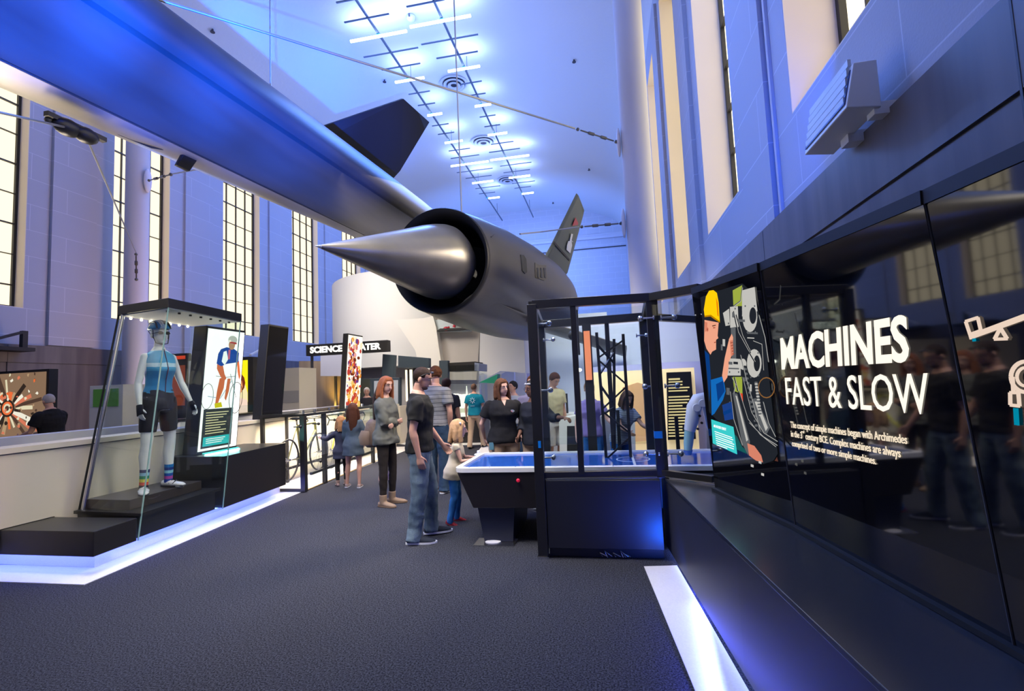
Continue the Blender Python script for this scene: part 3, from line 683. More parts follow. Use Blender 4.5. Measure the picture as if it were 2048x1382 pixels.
shp=[(dk,('ring',(.14,.44),.14,.10,.006)),(dk,('ring',(.86,.42),.18,.13,.008)),(dk,('line',[(.3,.60),(.55,.59),(.8,.60)],.006)),(dk,('line',[(.86,.42),(.72,.56),(.66,.62)],.006)),(lb,('line',[(.14,.44),(.45,.42),(.7,.56)],.01)),
 (sk,[(.30,.74),(.40,.74),(.50,.62),(.56,.58),(.50,.56),(.40,.60),(.30,.66)]),(sk,[(.80,.74),(.86,.73),(.93,.60),(.90,.57),(.84,.64)]),
 (bl,[(.28,.70),(.40,.68),(.52,.70),(.84,.72),(.84,.80),(.70,.83),(.50,.84),(.36,.82),(.30,.78)]),(wt,[(.40,.72),(.48,.69),(.56,.74),(.50,.81),(.43,.80)]),(E_('pink',(225,110,130)),[(.55,.74),(.60,.74),(.60,.82),(.55,.82)]),
 (sk,[(.38,.58),(.52,.60),(.50,.50),(.42,.42),(.38,.37),(.32,.38),(.34,.48)]),(sk,[(.58,.58),(.66,.58),(.64,.48),(.58,.40),(.54,.42)]),(ye,[(.30,.38),(.46,.39),(.50,.35),(.32,.345)]),
 (E_('ochreskin',(205,150,110)),el(.62,.865,.085,.045)),(E_('helmetgrey',(205,205,195)),el(.63,.905,.12,.035)),(E_('red',(190,60,50)),[(.56,.875),(.74,.87),(.74,.885),(.56,.89)]),
 (gy,[(.05,.04),(.78,.04),(.78,.34),(.05,.34)]),(tl,[(.09,.055),(.72,.055),(.72,.125),(.09,.125)])]
for k in range(9): shp.append((cr,[(.11,.315-k*.02),(.11+(.55,.5,.42,.3,.5,.48,.36,.5,.44)[k],.315-k*.02),(.11+(.55,.5,.42,.3,.5,.48,.36,.5,.44)[k],.308-k*.02),(.11,.308-k*.02)]))
for k in range(3): shp.append((wt,[(.14,.112-k*.015),(.6-k*.04,.112-k*.015),(.6-k*.04,.106-k*.015),(.14,.106-k*.015)]))
poster(r,pt,'cyclist_picture',E_('glow',(255,255,248),1.5),shp)
g=G(emat('cyan_foot_glow',(.12,.8,.75),1.6)); g.box((-5.12,5.5,.782),(-5.09,6.1,.792)); g.build('foot_light',r); area((-5.08,5.8,.80),(-4.8,5.8,.78),.6,3.5,(.25,1.0,.95),sy=.02,spread=170)

r,pt=tower('panel_tower',-5.44,7.0,7.52,1.11,2.66,.16,.20,'blank matte black slab tower standing on the partition',None,'panel')
g=G(m_blackg); g.prism([pt(.03,.02,.002),pt(.97,.02,.002),pt(.97,.98,.002),pt(.03,.98,.002)],(.003,0,0)); g.build('face_panel',r)
r,pt=tower('lightbox',-5.60,9.80,10.48,1.11,2.78,.12,.22,'tall lightbox with a red and gold mottled picture below the theater sign',None)
rd=random.Random(3); shp=[]
cols=[E_('red2',(200,70,60)),E_('orange',(235,140,50)),E_('gold',(250,205,110)),E_('cream2',(255,240,200)),E_('pinkish',(240,170,160)),E_('violet',(110,70,140)),E_('brown',(120,50,30))]
for k in range(230):
    u,v=rd.uniform(.08,.92),rd.uniform(.05,.95); 
    if u>.60 and v>.50 and rd.random()<.75: continue
    shp.append((rd.choice(cols[:4] if v<.3 else cols),el(u,v,rd.uniform(.03,.11),rd.uniform(.012,.045),7)))
for u,v in ((.45,.55),(.5,.38),(.68,.27)): shp.append((dk,el(u,v,.05,.016,8)))
poster(r,pt,'mottled_picture',E_('glow2',(255,248,232),1.3),shp)

# yellow lightbox with a face, partly hidden
q0=onY(462,722,9.0); q1=onY(494,728,9.0); q2=onY(478,850,9.0)
r=empty('lightbox',(q0.x,9,0)); tag(r,'yellow lightbox with a smiling face picture behind the cyclist lightbox','lightbox')
x0,x1,zt,zb=q0.x-.35,q1.x+.02,q0.z,1.0
g=G(m_blackm); g.box((x0,9.0,0),(x1+.12,9.14,zt+.06)); g.build('cabinet',r)
def p9(u,v): return Vector((x0+(x1-x0)*u,8.998,zb+(zt-zb)*v))
g=G(E_('yellowglow',(250,235,30),1.1)); g.prism([p9(.03,.3),p9(1,.3),p9(1,1),p9(.03,1)],(0,-.004,0))
for m_,pl,o_ in ((cr,[(.3,.1),(1,.1),(1,.45),(.85,.72),(.3,.72)],.006),(E_('hair',(120,50,30)),el(.6,.62,.33,.2),.008),(E_('face',(250,170,110)),el(.6,.57,.25,.19),.010),(wt,el(.62,.50,.10,.03),.012),(E_('shirt',(250,220,200)),[(.2,.1),(1,.1),(1,.33),(.75,.38),(.4,.35)],.011),(gy,[(.1,-.1),(1,-.1),(1,.12),(.1,.12)],.012),(dk,[(.5,.84),(.8,.84),(.8,.91),(.5,.91)],.008)):
    g.m(m_); g.prism([p9(u,v)+Vector((0,-o_,0)) for u,v in pl],(0,-.0015,0))
g.build('face_picture',r)
# engine mural at far left
a=onY(0,747,7.6); b=onY(91,743,7.6); c=onY(70,850,7.6)
r=empty('lightbox',(a.x,7.6,0)); tag(r,'large lit mural of machine parts at the left edge of the frame','mural')
g=G(m_blackm); xr=b.x; g.box((xr-3.2,7.62,0),(xr+.06,7.78,b.z+.05)); g.build('cabinet',r)
rd=random.Random(11); g=G(E_('murbase',(150,120,95),.8)); g.box((xr-3.15,7.60,.9),(xr,7.618,b.z))
pal=[E_('m1',(225,215,180)),E_('m2',(80,60,50)),E_('m3',(215,120,90)),E_('m4',(240,235,215)),E_('m5',(50,40,35)),E_('m6',(180,150,115)),E_('m7',(235,110,60))]
off=.004
cx,cz=xr-.85,1.45
for k in range(26):
    t=2*PI*k/26; L1=rd.uniform(.35,.85)
    g.m(pal[k%7]); p=Vector((cx+.17*math.cos(t),7.598-off,cz+.15*math.sin(t))); q=Vector((min(xr-.03,cx+L1*math.cos(t)),7.598-off,min(b.z-.03,max(.95,cz+L1*.8*math.sin(t)))))
    g.bar(p,q,rd.uniform(.04,.1),.002,up=(0,1,0)); off+=.0008
for R,mm in ((.17,pal[4]),(.13,pal[6]),(.09,pal[0]),(.05,pal[1])):
    g.m(mm); g.prism([Vector((cx+R*math.cos(2*PI*k/20),7.596-off,cz+R*math.sin(2*PI*k/20))) for k in range(20)],(0,-.001,0)); off+=.002
for k in range(70):
    u,v=rd.uniform(xr-1.9,xr-.05),rd.uniform(.95,b.z-.04); 
    g.m(rd.choice(pal)); g.prism([Vector((u+rd.uniform(.01,.05)*math.cos(2*PI*j/6),7.596-off,v+rd.uniform(.01,.05)*math.sin(2*PI*j/6))) for j in range(6)],(0,-.001,0)); off+=.0003
g.build('machine_picture',r)
# white kiosk with a green screen, seen through the case
a=onX(182,770,-7.9); b=onX(272,836,-7.9); 
r=empty('screen_kiosk',(-8.1,8,0)); tag(r,'white kiosk with a dark green screen behind the mannequin case','kiosk')
ya=onY(180,772,7.9); yb=onY(246,770,7.9); yc=onY(273,770,8.6)
g=G(m_white); g.box((ya.x,7.9,0),(yb.x,8.7,ya.z)); g.build('body',r); s0=onY(188,779,7.9); s1=onY(237,812,7.9)
g=G(mat('green_screen',(.03,.07,.02),.3,emit=(.03,.09,.02),es=.6)); g.box((s0.x,7.885,s1.z),(s1.x,7.9,s0.z)); g.build('screen',r)
# dim info panel (red) behind the case
p=[onY(x,y,8.8) for x,y in ((343,708),(374,708),(374,760),(343,828))]
g=G(m_blackm); g.box((p[0].x-.1,8.8,0),(p[1].x,8.9,p[0].z)); g.m(E_('redpanel',(150,70,50),.6)); g.box((p[0].x,8.79,1.35),(p[1].x-.04,8.8,p[0].z-.25)); g.m(E_('redline',(225,70,40),.8)); g.box((p[0].x,8.79,p[0].z-.12),(p[1].x-.04,8.8,p[0].z-.05))
tag(g.build('info_panel'),'dark panel with a dim red picture seen through the mannequin case','panel')
g=G(m_white); q=[onY(x,y,8.0) for x,y in ((377,722),(392,722))]; g.box((q[0].x,8.0,0),(q[1].x+.25,8.5,q[0].z)); tag(g.build('pale_cabinet'),'tall pale cabinet between the mannequin and the cyclist lightbox','cabinet')
# grey cabinets behind the black tower and under the sign
q=[onY(x,y,10.5) for x,y in ((562,737),(598,737),(598,815))]; g=G(mat('cabinet_grey',(.52,.5,.44),.5)); g.box((q[0].x-.5,10.5,0),(q[1].x,11.2,q[0].z)); g.m(mat('cabinet_band',(.3,.3,.3),.5)); g.box((q[0].x,10.49,q[2].z+.12),(q[1].x,10.5,q[2].z+.4))
tag(g.build('tall_cabinet'),'tall cream cabinet right of the blank black tower','cabinet')
# ---- bicycle case
bc=empty('bicycle_case',(-5.0,8,0)); tag(bc,'black framed glass case full of bicycles along the carpet edge','display case')
m_fr=mat('black_frame',(.012,.012,.014),.35)
def xb(y): return -4.62-.085*(y-6.9)
for (y,x,w_) in ((6.9,xb(6.9),.075),(7.55,xb(7.55),.06),(9.6,xb(9.6),.06),(6.95,-5.36,.05),(7.6,-5.40,.04),(9.6,-5.45,.05)):
    g=G(m_fr); g.bar((x,y,.008),(x-.0,y-.02,1.15),w_); g.build('post',bc)
for a,b in (((xb(6.9),6.9,1.16),(xb(9.6),9.6,1.16)),((-5.38,6.93,1.16),(-5.45,9.6,1.16)),((xb(6.9),6.9,1.16),(-5.38,6.93,1.16)),((xb(9.6),9.6,1.16),(-5.45,9.6,1.16)),((xb(6.9),6.9,.03),(-5.36,6.93,.03)),((xb(7.1),7.1,.24),(xb(9.6),9.6,.24)),((-5.38,7,.24),(-5.45,9.6,.24))):
    g=G(m_fr); g.bar(a,b,.04); g.build('rail',bc)
g=G(m_glass); g.bar((xb(6.95)+.03,6.95,.65),(xb(9.6)+.03,9.6,.65),.008,.95); g.build('glass_pane',bc)
g=G(m_glass); g.prism([Vector((xb(6.85)+.05,6.8,1.19)),Vector((xb(9.7)+.05,9.7,1.19)),Vector((-5.42,9.7,1.19)),Vector((-5.42,6.8,1.19))],(0,0,.012)); g.build('glass_top',bc)
for (y,z) in ((6.7,1.0),(7.25,1.0),(7.8,1.02),(7.3,.4),(8.6,1.0)):
    g=G(m_fr); x=xb(y); g.cyl((x-.05,y,z),(x+.05,y,z),.009,8); g.ell((x+.06,y,z),.026,10); g.build('glass_standoff',bc,smooth=50)
for y in (6.95,7.3,7.8,8.5,9.2):
    g=G(m_steel); x=xb(y)-.04; g.cyl((x,y,1.18),(x,y,1.235),.022,10); g.build('top_clip',bc)
g=G(mat('edge_warm_glint',(.6,.45,.2),.4,metal=.6)); g.prism([Vector(p) for p in ((-4.66,6.9,.007),(-4.63,6.9,.007),(-4.88,9.9,.007),(-4.91,9.9,.007))],(0,0,.01)); g.build('floor_glint_strip',bc)  # yellow strip stands in for the warm reflection along the floor edge
area((-5.1,8.2,1.14),(-5.15,8.2,0),2.2,BIKEP,WARM,sy=.2).rotation_euler=(0,math.radians(-6),math.radians(90))
def bicycle(lab,loc,col,rz,sc=1.0,lean=0):
    r=empty('bicycle',loc,rz); tag(r,lab,'bicycle',group='bicycles in the glass case')
    mc=mat('bike_'+lab[:5],col,.3); rub=mat('tyre_rubber',(.02,.02,.02),.7)
    R=.33*sc; f=(.50*sc,0,R); b=(-.50*sc,0,R)
    W=Matrix.Translation(Vector(loc))@Matrix.Rotation(rz,4,'Z')
    def T(p): return W@Vector(p)
    for c in (f,b):
        g=G(rub); n=28; rings=[]
        for k in range(n):
            t=2*PI*k/n; cc=Vector((c[0]+R*.96*math.cos(t),0,c[2]+R*.96*math.sin(t))); rd_=Vector((math.cos(t),0,math.sin(t)))
            rings.append([T(cc+rd_*.015*math.cos(a)+Vector((0,1,0))*.015*math.sin(a)) for a in [2*PI*j/6 for j in range(6)]])
        g.loft(rings,False,True); wh=g.build('wheel',r,smooth=60)
        s=G(m_steel)
        for k in range(14):
            t=2*PI*k/14; s.cyl(T((c[0],(.02 if k%2 else -.02),c[2])),T((c[0]+R*.93*math.cos(t),0,c[2]+R*.93*math.sin(t))),.002,4)
        s.cyl(T((c[0],-.04,c[2])),T((c[0],.04,c[2])),.018,8); s.build('spokes',wh)
    bb=(-.08*sc,0,R-.03); st=(-.22*sc,0,R+.52*sc); hd=(.36*sc,0,R+.52*sc); hl=(.39*sc,0,R+.38*sc)
    g=G(mc)
    for p,q,t in ((bb,st,.022),(st,hd,.02),(bb,hl,.028),(hd,hl,.022),(hl,f,.016),(bb,b,.013),(st,b,.011)): g.cyl(T(p),T(q),t*sc,8)
    g.build('frame',r,smooth=60)
    g=G(m_blackm); g.ell(T((-.24*sc,0,R+.63*sc)),(.12*sc,.06*sc,.025),10); g.cyl(T(st),T((-.24*sc,0,R+.63*sc)),.014,8); g.build('saddle',r,smooth=60)
    g=G(m_blackm); g.cyl(T(hd),T((.34*sc,0,R+.6*sc)),.014,8); g.tube([T((.42*sc,.2,R+.46*sc)),T((.5*sc,.2,R+.55*sc)),T((.42*sc,.2,R+.61*sc)),T((.34*sc,.19,R+.6*sc)),T((.34*sc,-.19,R+.6*sc)),T((.42*sc,-.2,R+.61*sc)),T((.5*sc,-.2,R+.55*sc)),T((.42*sc,-.2,R+.46*sc))],.012,8); g.build('handlebar',r,smooth=60)
    g=G(m_steel); g.cyl(T((bb[0],.03,bb[2])),T((bb[0],.05,bb[2])),.09*sc,16); g.cyl(T((bb[0],.05,bb[2])),T((bb[0]+.12,.06,bb[2]-.1)),.01,6); g.cyl(T((bb[0],-.05,bb[2])),T((bb[0]-.12,-.06,bb[2]+.1)),.01,6); g.build('crankset',r)
bicycle('olive bicycle nearest the front post of the glass case',(-5.05,7.55,.13),(.16,.15,.05),math.radians(95))
bicycle('bright yellow bicycle in the middle of the glass case',(-5.0,8.75,.13),(.75,.68,.02),math.radians(94))
# ================================================================== RIGHT: BENCH, PANELS, ROBOT CASE, AIR HOCKEY
b0,b1,b2,b3=(.405,4.62),(.56,2.66),(.70,1.2),(.86,-.6)
bench=empty('long_bench',(.9,2.5,0)); tag(bench,'long black bench with a glossy top running along the right exhibit wall','bench')
back=[(1.55,-.6),(1.55,4.62)]
m_btop=mat('bench_top',(.03,.032,.038),.26,spec=.8); m_bface=mat('bench_face',(.030,.032,.04),.42,spec=.5)
g=G(m_btop); g.prism([Vector((*p,.635)) for p in (b0,b1,b2,b3,back[0],back[1])],(0,0,.025)); g.build('top',bench,bevel=.003)
ins=lambda p,d=.008: (p[0]+d,p[1])
g=G(m_bface); g.prism([Vector((*ins(p),.05)) for p in (b0,b1,b2,b3,back[0],back[1])],(0,0,.583)); g.build('face',bench)
g=G(m_blackm); g.prism([Vector((*ins(p,.06),.0)) for p in (b0,b1,b2,b3,back[0],back[1])],(0,0,.05)); g.build('toe_kick',bench)
g=G(m_led); 
for a,b in ((b0,b1),(b1,b2)):
    g.bar((a[0]+.035,a[1],.044),(b[0]+.035,b[1],.044),.02,.008)
g.build('light_strip',bench)
for a,b in (((.43,4.15),b1),(b1,b2)):
    c=((a[0]+b[0])/2+.004,(a[1]+b[1])/2,.046); o=area(c,(c[0]-.2,c[1],0),1.9 if a[1]>3 else 1.4,BENP,LEDC,sy=.02)
    o.rotation_euler=(0,math.radians(38),math.radians(-4.8)); o.data.size=.02; o.data.size_y=1.9 if a[1]>3 else 1.4
# a blue accent lamp at the case corner washing the base front
p=[(.725,3.90),(.945,2.957),(1.117,1.745),(1.235,.55),(1.32,-.6)]
lean=.16
mural=empty('mural_panel',(1.0,3,.66)); tag(mural,'angled glossy black mural wall reading MACHINES FAST & SLOW standing on the bench','mural')
def seg(i,u,z,off=0.0):
    a,b=Vector((*p[i],0)),Vector((*p[i+1],0)); d=(b-a); n=Vector((d.y,-d.x,0)).normalized(); n=-n if n.x>0 else n
    t=d.normalized()*(-lean*(z-.66)/1.45); q=a+d*u+t; q.z=z; return q+n*off
ZT_=(2.15,2.11,2.06,2.02,2.0)
m_pan=mat('mural_gloss',(.004,.004,.005),.045,spec=.75,coat=.3)
for i in range(4):
    g=G(m_pan); A_=[seg(i,0,.665),seg(i,1,.665),seg(i,1,ZT_[i+1]),seg(i,0,ZT_[i])]; g.prism(A_,(.05,.012,0)); g.build('glass_panel',mural)
for i in range(4):
    g=G(m_blackm); g.bar(seg(i,0,ZT_[i]+.02,-.03),seg(i,1,ZT_[i+1]+.02,-.03),.07,.05); g.build('top_rail',mural)
    g=G(m_blackm); g.bar(seg(i,0,.672,.012),seg(i,1,.672,.012),.03,.02); g.build('bottom_rail',mural)
for i in (1,2): g=G(m_trim); g.bar(seg(i,0,.67,.0012),seg(i,0,ZT_[i],.0012),.006,.004); g.build('panel_joint',mural)
m_txt=emat('lit_lettering',L(255,246,228),1.15); m_tx2=emat('lit_lettering_dim',L(250,232,205),.95)
def plane_hit(i,px,py,off=.004):
    a=seg(i,0,.66); b=seg(i,1,.66); n=(b-a).cross(Vector((0,0,1))).normalized(); n=n if n.x<0 else -n
    d=ray(px,py); return CAM+d*((a+n*off-CAM).dot(n)/d.dot(n))
def fit_text(s,i,bl,br,tl,bold=0,name='lettering',m=m_txt,sx=None):
    # baseline from bl to br, cap height up to tl (all read off as points on the panel plane)
    A,B,Tp=plane_hit(i,*bl),plane_hit(i,*br),plane_hit(i,*tl)
    me=text_mesh(s,1.0,bold,1.0,.0) ; xs=[v.co.x for v in me.vertices]; ys_=[v.co.y for v in me.vertices]
    x0,x1=min(xs),max(xs); 
    hcap=.73*1.0
    me.materials.clear(); me.materials.append(m); X=(B-A); Y=(Tp-A)
    for v in me.vertices:
        v.co=A+X*((v.co.x-x0)/(x1-x0))+Y*(v.co.y/hcap)
    o=bpy.data.objects.new(name,me); COL.objects.link(o); o.parent=mural; o.matrix_parent_inverse=mural.matrix_world.inverted()
    sd=o.modifiers.new('thick','SOLIDIFY'); sd.thickness=.002
    return o
fit_text('MACHINES',1,(1563,737),(1818,720),(1560,675),bold=.028)
fit_text('FAST & SLOW',1,(1573,808),(1861,829),(1569,752),bold=.002)
fit_text('The concept of simple machines began with Archimedes',1,(1581,855),(1814,888),(1580,842),bold=.006,m=m_tx2)
fit_text('in the 3   century BCE. Complex machines are always',1,(1582,873),(1801,915),(1581,860),bold=.006,m=m_tx2)
fit_text('comprised of two or more simple machines.',1,(1584,892),(1752,929),(1583,880),bold=.006,m=m_tx2)
fit_text('rd',1,(1602.2,865.6),(1607.6,866.6),(1602,860),bold=.006,m=m_tx2)
# pictograms on the third panel
def pline(i,pts,w_,m,closed=False,off=.005):
    g=G(m); q=[plane_hit(i,*x,off) for x in pts]
    n=seg(i,0,1,1)-seg(i,0,1,0)
    if closed: q=q+[q[0]]
    for a,b in zip(q[:-1],q[1:]): g.bar(a,b,w_,.004,up=n)
    return g
def cv(x,y): return (1900+x/2.304,300+y/2.304)
ic=empty('x',(0,0,0)); bpy.data.objects.remove(ic)
mi=emat('pictogram_line',L(240,215,195),.95); mc_=emat('pictogram_cyan',L(0,140,170),.9)
pline(2,[cv(72,790),cv(128,772),cv(142,832),cv(92,850)],.009,mi,True).build('lever_pictogram',mural)
g=pline(2,[cv(90,862),cv(345,768)],.016,mi); g.build('lever_pictogram',mural)
pline(2,[cv(232,820),cv(205,872),cv(263,870)],.009,mi,True).build('lever_pictogram',mural)
c_=cv(352,1045)
pline(2,[(c_[0]+31*math.cos(2*PI*k/24),c_[1]+31*math.sin(2*PI*k/24)) for k in range(24)],.010,mi,True).build('pulley_pictogram',mural)
pline(2,[(c_[0]+19*math.cos(2*PI*k/24),c_[1]+19*math.sin(2*PI*k/24)) for k in range(24)],.007,mi,True).build('pulley_pictogram',mural)
pline(2,[cv(288,1045),cv(292,1115)],.009,mi).build('pulley_pictogram',mural)
pline(2,[cv(277,1118),cv(315,1118),cv(320,1180),cv(278,1175)],.009,mi,True).build('pulley_pictogram',mural)
pline(2,[cv(303,1190),cv(308,1268)],.012,mc_).build('pulley_pictogram',mural)
pline(2,[cv(110,868),cv(112,882)],.009,mc_).build('lever_pictogram',mural)
# the worker and machine picture on the first panel
def w4(x,y): return (1380+x/2.877,560+y/2.879)
rob=G(E_('hat',(250,200,10),1.1)); OFF=[.003]
def ppoly(pts,m,i=0):
    rob.m(m); OFF[0]+=.0007; a=[plane_hit(i,*w4(*q),OFF[0]) for q in pts]; n=seg(i,0,1,1)-seg(i,0,1,0); rob.prism(a,n*.0005)
def pl4(pts,w_,m,i=0):
    rob.m(m); OFF[0]+=.0007; n=seg(i,0,1,1)-seg(i,0,1,0); q=[plane_hit(i,*w4(*x),OFF[0]) for x in pts]
    for a,b in zip(q[:-1],q[1:]): rob.bar(a,b,w_,.0008,up=n)
def circ(cx,cy,rx,ry,n=20): return [(cx+rx*math.cos(2*PI*k/n),cy+ry*math.sin(2*PI*k/n)) for k in range(n)]
pk=E_('workerskin',(240,165,135)); pk2=E_('workerskin2',(215,130,105)); mg=E_('machinegrey',(198,196,190),.95); mg2=E_('machinedark',(38,42,50),.8); mg3=E_('machinemid',(105,108,112),.8); bs=E_('sleeve',(20,105,185)); bs2=E_('sleeve2',(10,60,130)); lime=E_('lime',(165,180,70),.9)
ppoly([(60,100),(170,60),(300,20),(370,80),(410,250),(440,420),(470,700),(505,1000),(480,1040),(420,1060),(300,960),(270,900),(150,800),(110,760),(85,400)],mg2)
ppoly([(246,60),(300,30),(300,150),(250,150)],lime); ppoly([(300,60),(372,40),(388,180),(300,210)],mg)
ppoly(circ(345,215,42,85),mg); ppoly(circ(362,205,20,48),mg2); ppoly([(230,155),(275,150),(280,270),(232,275)],mg); ppoly([(190,190),(225,165),(230,260),(205,265)],mg)
ppoly([(235,275),(262,270),(266,455),(240,450)],mg3); ppoly([(265,280),(330,290),(335,450),(270,450)],mg2)
ppoly(circ(370,480,42,82),mg); ppoly(circ(385,480,18,46),mg2); ppoly([(215,450),(290,455),(292,550),(215,550)],mg); ppoly(circ(305,485,20,32),mg)
ppoly([(246,558),(300,558),(302,655),(256,640)],lime); ppoly([(290,650),(303,655),(305,700),(292,690)],E_('redtag',(215,70,40)))
ppoly([(245,650),(272,655),(345,930),(335,1010),(300,940)],mg3); ppoly([(262,665),(270,668),(335,920),(325,930)],mg)
ppoly([(340,690),(380,680),(460,850),(440,890),(400,870)],mg3); ppoly([(372,700),(388,700),(448,850),(436,870)],mg)
for k in range(26): ppoly(circ(316+k*2.6,500+k*13.5,9,8,8),mg3 if k%2 else mg2)
for pts in ([(250,180),(275,300),(330,400),(372,470)],[(265,200),(300,320),(350,420)],[(300,560),(350,760),(420,880),(500,930)],[(280,640),(330,800),(400,890),(490,960)],[(255,560),(275,640)],[(360,350),(410,370),(420,520)]): pl4(pts,.012,mg2); pl4([(a+4,b) for a,b in pts],.003,mg)
for R in (58,50): pl4([(440+R*.8*math.cos(2*PI*k/16),620+R*math.sin(2*PI*k/16)) for k in range(17)],.006,E_('ringtan',(160,110,60),.8) if R==58 else mg2)
ppoly([(330,940),(370,955),(410,1010),(420,1050),(380,1040),(340,1010)],pk2); 
ppoly([(84,230),(165,245),(158,330),(150,345),(150,400),(128,412),(118,430),(95,395),(82,350)],pk); ppoly([(84,240),(100,245),(98,290),(86,300)],pk2); ppoly([(150,290),(163,335),(150,345)],pk)
ppoly([(92,95),(110,62),(135,58),(155,75),(165,130),(172,245),(150,225),(120,205),(85,212),(80,170)],E_('hat',(250,200,10),1.1)); ppoly([(150,100),(160,130),(165,210),(158,205)],E_('hat2',(235,130,10)))
ppoly([(84,405),(110,430),(120,560),(112,700),(96,520)],bs2); ppoly([(120,575),(190,555),(205,640),(190,690),(140,770),(125,780)],bs); ppoly([(150,600),(190,580),(200,640),(160,700)],bs2)
ppoly([(185,550),(200,450),(225,340),(240,310),(248,330),(246,420),(225,470),(215,560),(195,590)],pk); ppoly([(230,350),(246,345),(250,430),(236,440)],pk2)
drk=E_('shadowskin',(165,85,65)); ppoly(circ(100,285,7,14,10),pk2); ppoly(circ(100,285,3,8,8),drk); ppoly([(132,272),(146,272),(146,277),(134,279)],drk); ppoly([(128,262),(148,258),(149,263),(129,268)],E_('brow',(90,45,30))); ppoly([(138,358),(151,354),(151,359),(140,364)],drk)
ppoly([(84,205),(120,200),(172,238),(172,246),(140,226),(118,210),(84,214)],E_('hatrim',(190,130,0)))
for x0,y0,w0,h0,mm in ((205,290,18,60,mg2),(188,340,14,40,mg),(178,370,10,34,mg3),(243,185,12,30,mg3),(282,175,18,22,mg2),(276,226,40,14,mg3),(222,470,22,16,mg3),(250,470,26,14,mg2),(222,505,60,8,mg3),(330,300,60,10,mg3),(330,330,40,6,mg),(310,560,14,22,mg3),(345,600,10,40,mg),(228,560,14,30,mg2),(210,620,18,40,mg3),(226,700,12,50,mg3)): ppoly([(x0,y0),(x0+w0,y0+2),(x0+w0,y0+h0+2),(x0,y0+h0)],mm)
for x0,y0 in ((318,150),(372,150),(330,300),(376,300),(345,410),(392,420),(350,560),(395,550),(260,165),(222,250),(228,530),(280,530)): ppoly(circ(x0,y0,4,6,8),mg3)
for k in range(5): ppoly([(232+k*3,360+k*16),(246+k*2,356+k*16),(247+k*2,362+k*16),(233+k*3,366+k*16)],drk)
for k in range(22): ppoly(circ(380+k*1.2,590+k*9,10,5,8),mg if k%2 else mg3)
for pts in ([(300,40),(290,120),(250,150)],[(395,200),(430,330),(450,470)],[(290,430),(320,560),(360,700),(400,860)],[(230,640),(250,800),(300,950)],[(420,700),(450,820),(490,900)],[(340,820),(420,900),(500,950)],[(240,560),(262,600),(250,650)]): pl4(pts,.006,mg3); pl4([(a+3,b+3) for a,b in pts],.0025,mg)
ppoly([(185,720),(240,700),(250,800),(200,810)],E_('bluejean',(30,70,150),.8)); ppoly([(190,760),(235,740),(240,760),(195,780)],bs2)
for x0,y0 in ((395,1040),(350,1060),(410,1110)): ppoly([(x0,y0),(x0+16,y0+5),(x0+16,y0+20),(x0,y0+14)],mg)
rob.build('worker_picture',mural)
tb=G(emat('print_teal',L(60,205,205),1.0)); n=seg(0,0,1,1)-seg(0,0,1,0); tb.prism([plane_hit(0,*w4(*q),.05-.02) for q in ((125,803),(250,846),(272,1003),(134,940))],n*.004)
for k in range(7):
    tb.m(wt); y0=872+k*13; tb.bar(plane_hit(0,*w4(142+k*2,y0),.0365),plane_hit(0,*w4(142+k*2+(100,104,98,106,103,100,60)[k],y0+(36 if k<6 else 20)),.0365),.005,.001,up=n)
tb.build('caption_plate',mural)
A_=plane_hit(0,*w4(136,846),.037); B_=plane_hit(0,*w4(208,868),.037); T_=plane_hit(0,*w4(135,831),.037)
me=text_mesh('AIR HOCKEY ROBOT',1,.01,1,0); xs=[v.co.x for v in me.vertices]; me.materials.clear(); me.materials.append(wt)
for v in me.vertices: v.co=A_+(B_-A_)*(v.co.x/max(xs))+(T_-A_)*(v.co.y/.73)
o=bpy.data.objects.new('caption_heading',me); COL.objects.link(o); o.parent=mural; o.matrix_parent_inverse=mural.matrix_world.inverted(); sd=o.modifiers.new('thick','SOLIDIFY'); sd.thickness=.001
# -------- robot case
rc=empty('robot_case',(0,5,0)); tag(rc,'big black framed glass case round the robot end of the air hockey table','display case')
A,B,C_,D,E4,F_=(-.63,4.35),(.395,4.42),(.76,4.12),(-.76,5.9),(.45,5.78),(1.14,6.45)
m_fr=MATS['black_frame']
H0,H1=.66,2.20
def post(pt,z0,z1,w_,d=None,nm='post'):
    g=G(m_fr); d=d or w_; g.box((pt[0]-w_/2,pt[1]-d/2,z0),(pt[0]+w_/2,pt[1]+d/2,z1)); return g.build(nm,rc,bevel=.003)
post(A,.02,H1,.085); post(B,.66,H1,.07); post((B[0]+.045,B[1]-.03),.66,H1,.03); post(D,.02,H1,.09); post(E4,.02,H1,.13); post((-.27,4.37),.70,H1-.03,.05); 
post((.02,5.83),.72,H1,.05)
for a,b,z,w_ in ((A,B,H1,.075),(B,C_,H1,.07),(A,D,H1,.07),(D,E4,H1,.09),(B,E4,H1,.07),(E4,F_,H1,.08),(A,B,.70,.05),(B,C_,.70,.05)):
    g=G(m_fr); g.bar((*a,z),(*b,z),w_,w_); g.build('rail',rc,bevel=.003)
g=G(mat('case_base_face',(.014,.015,.02),.36,spec=.5)); g.box((A[0]+.05,A[1]-.03,.09),(B[0]-.02,A[1]-.005,.655)); g.build('base_panel',rc,bevel=.003)
g=G(m_black); g.box((A[0]+.05,A[1]-.004,.10),(B[0]-.02,4.56,.655)); g.build('base',rc)
g=G(m_black); g.box((A[0]+.05,A[1]+.03,.004),(B[0]-.02,4.5,.1)); g.build('toe_kick',rc)
g=G(m_steel); g.box((A[0]-.05,A[1]-.045,.0),(A[0]+.05,A[1]+.045,.018)); g.build('foot',rc)
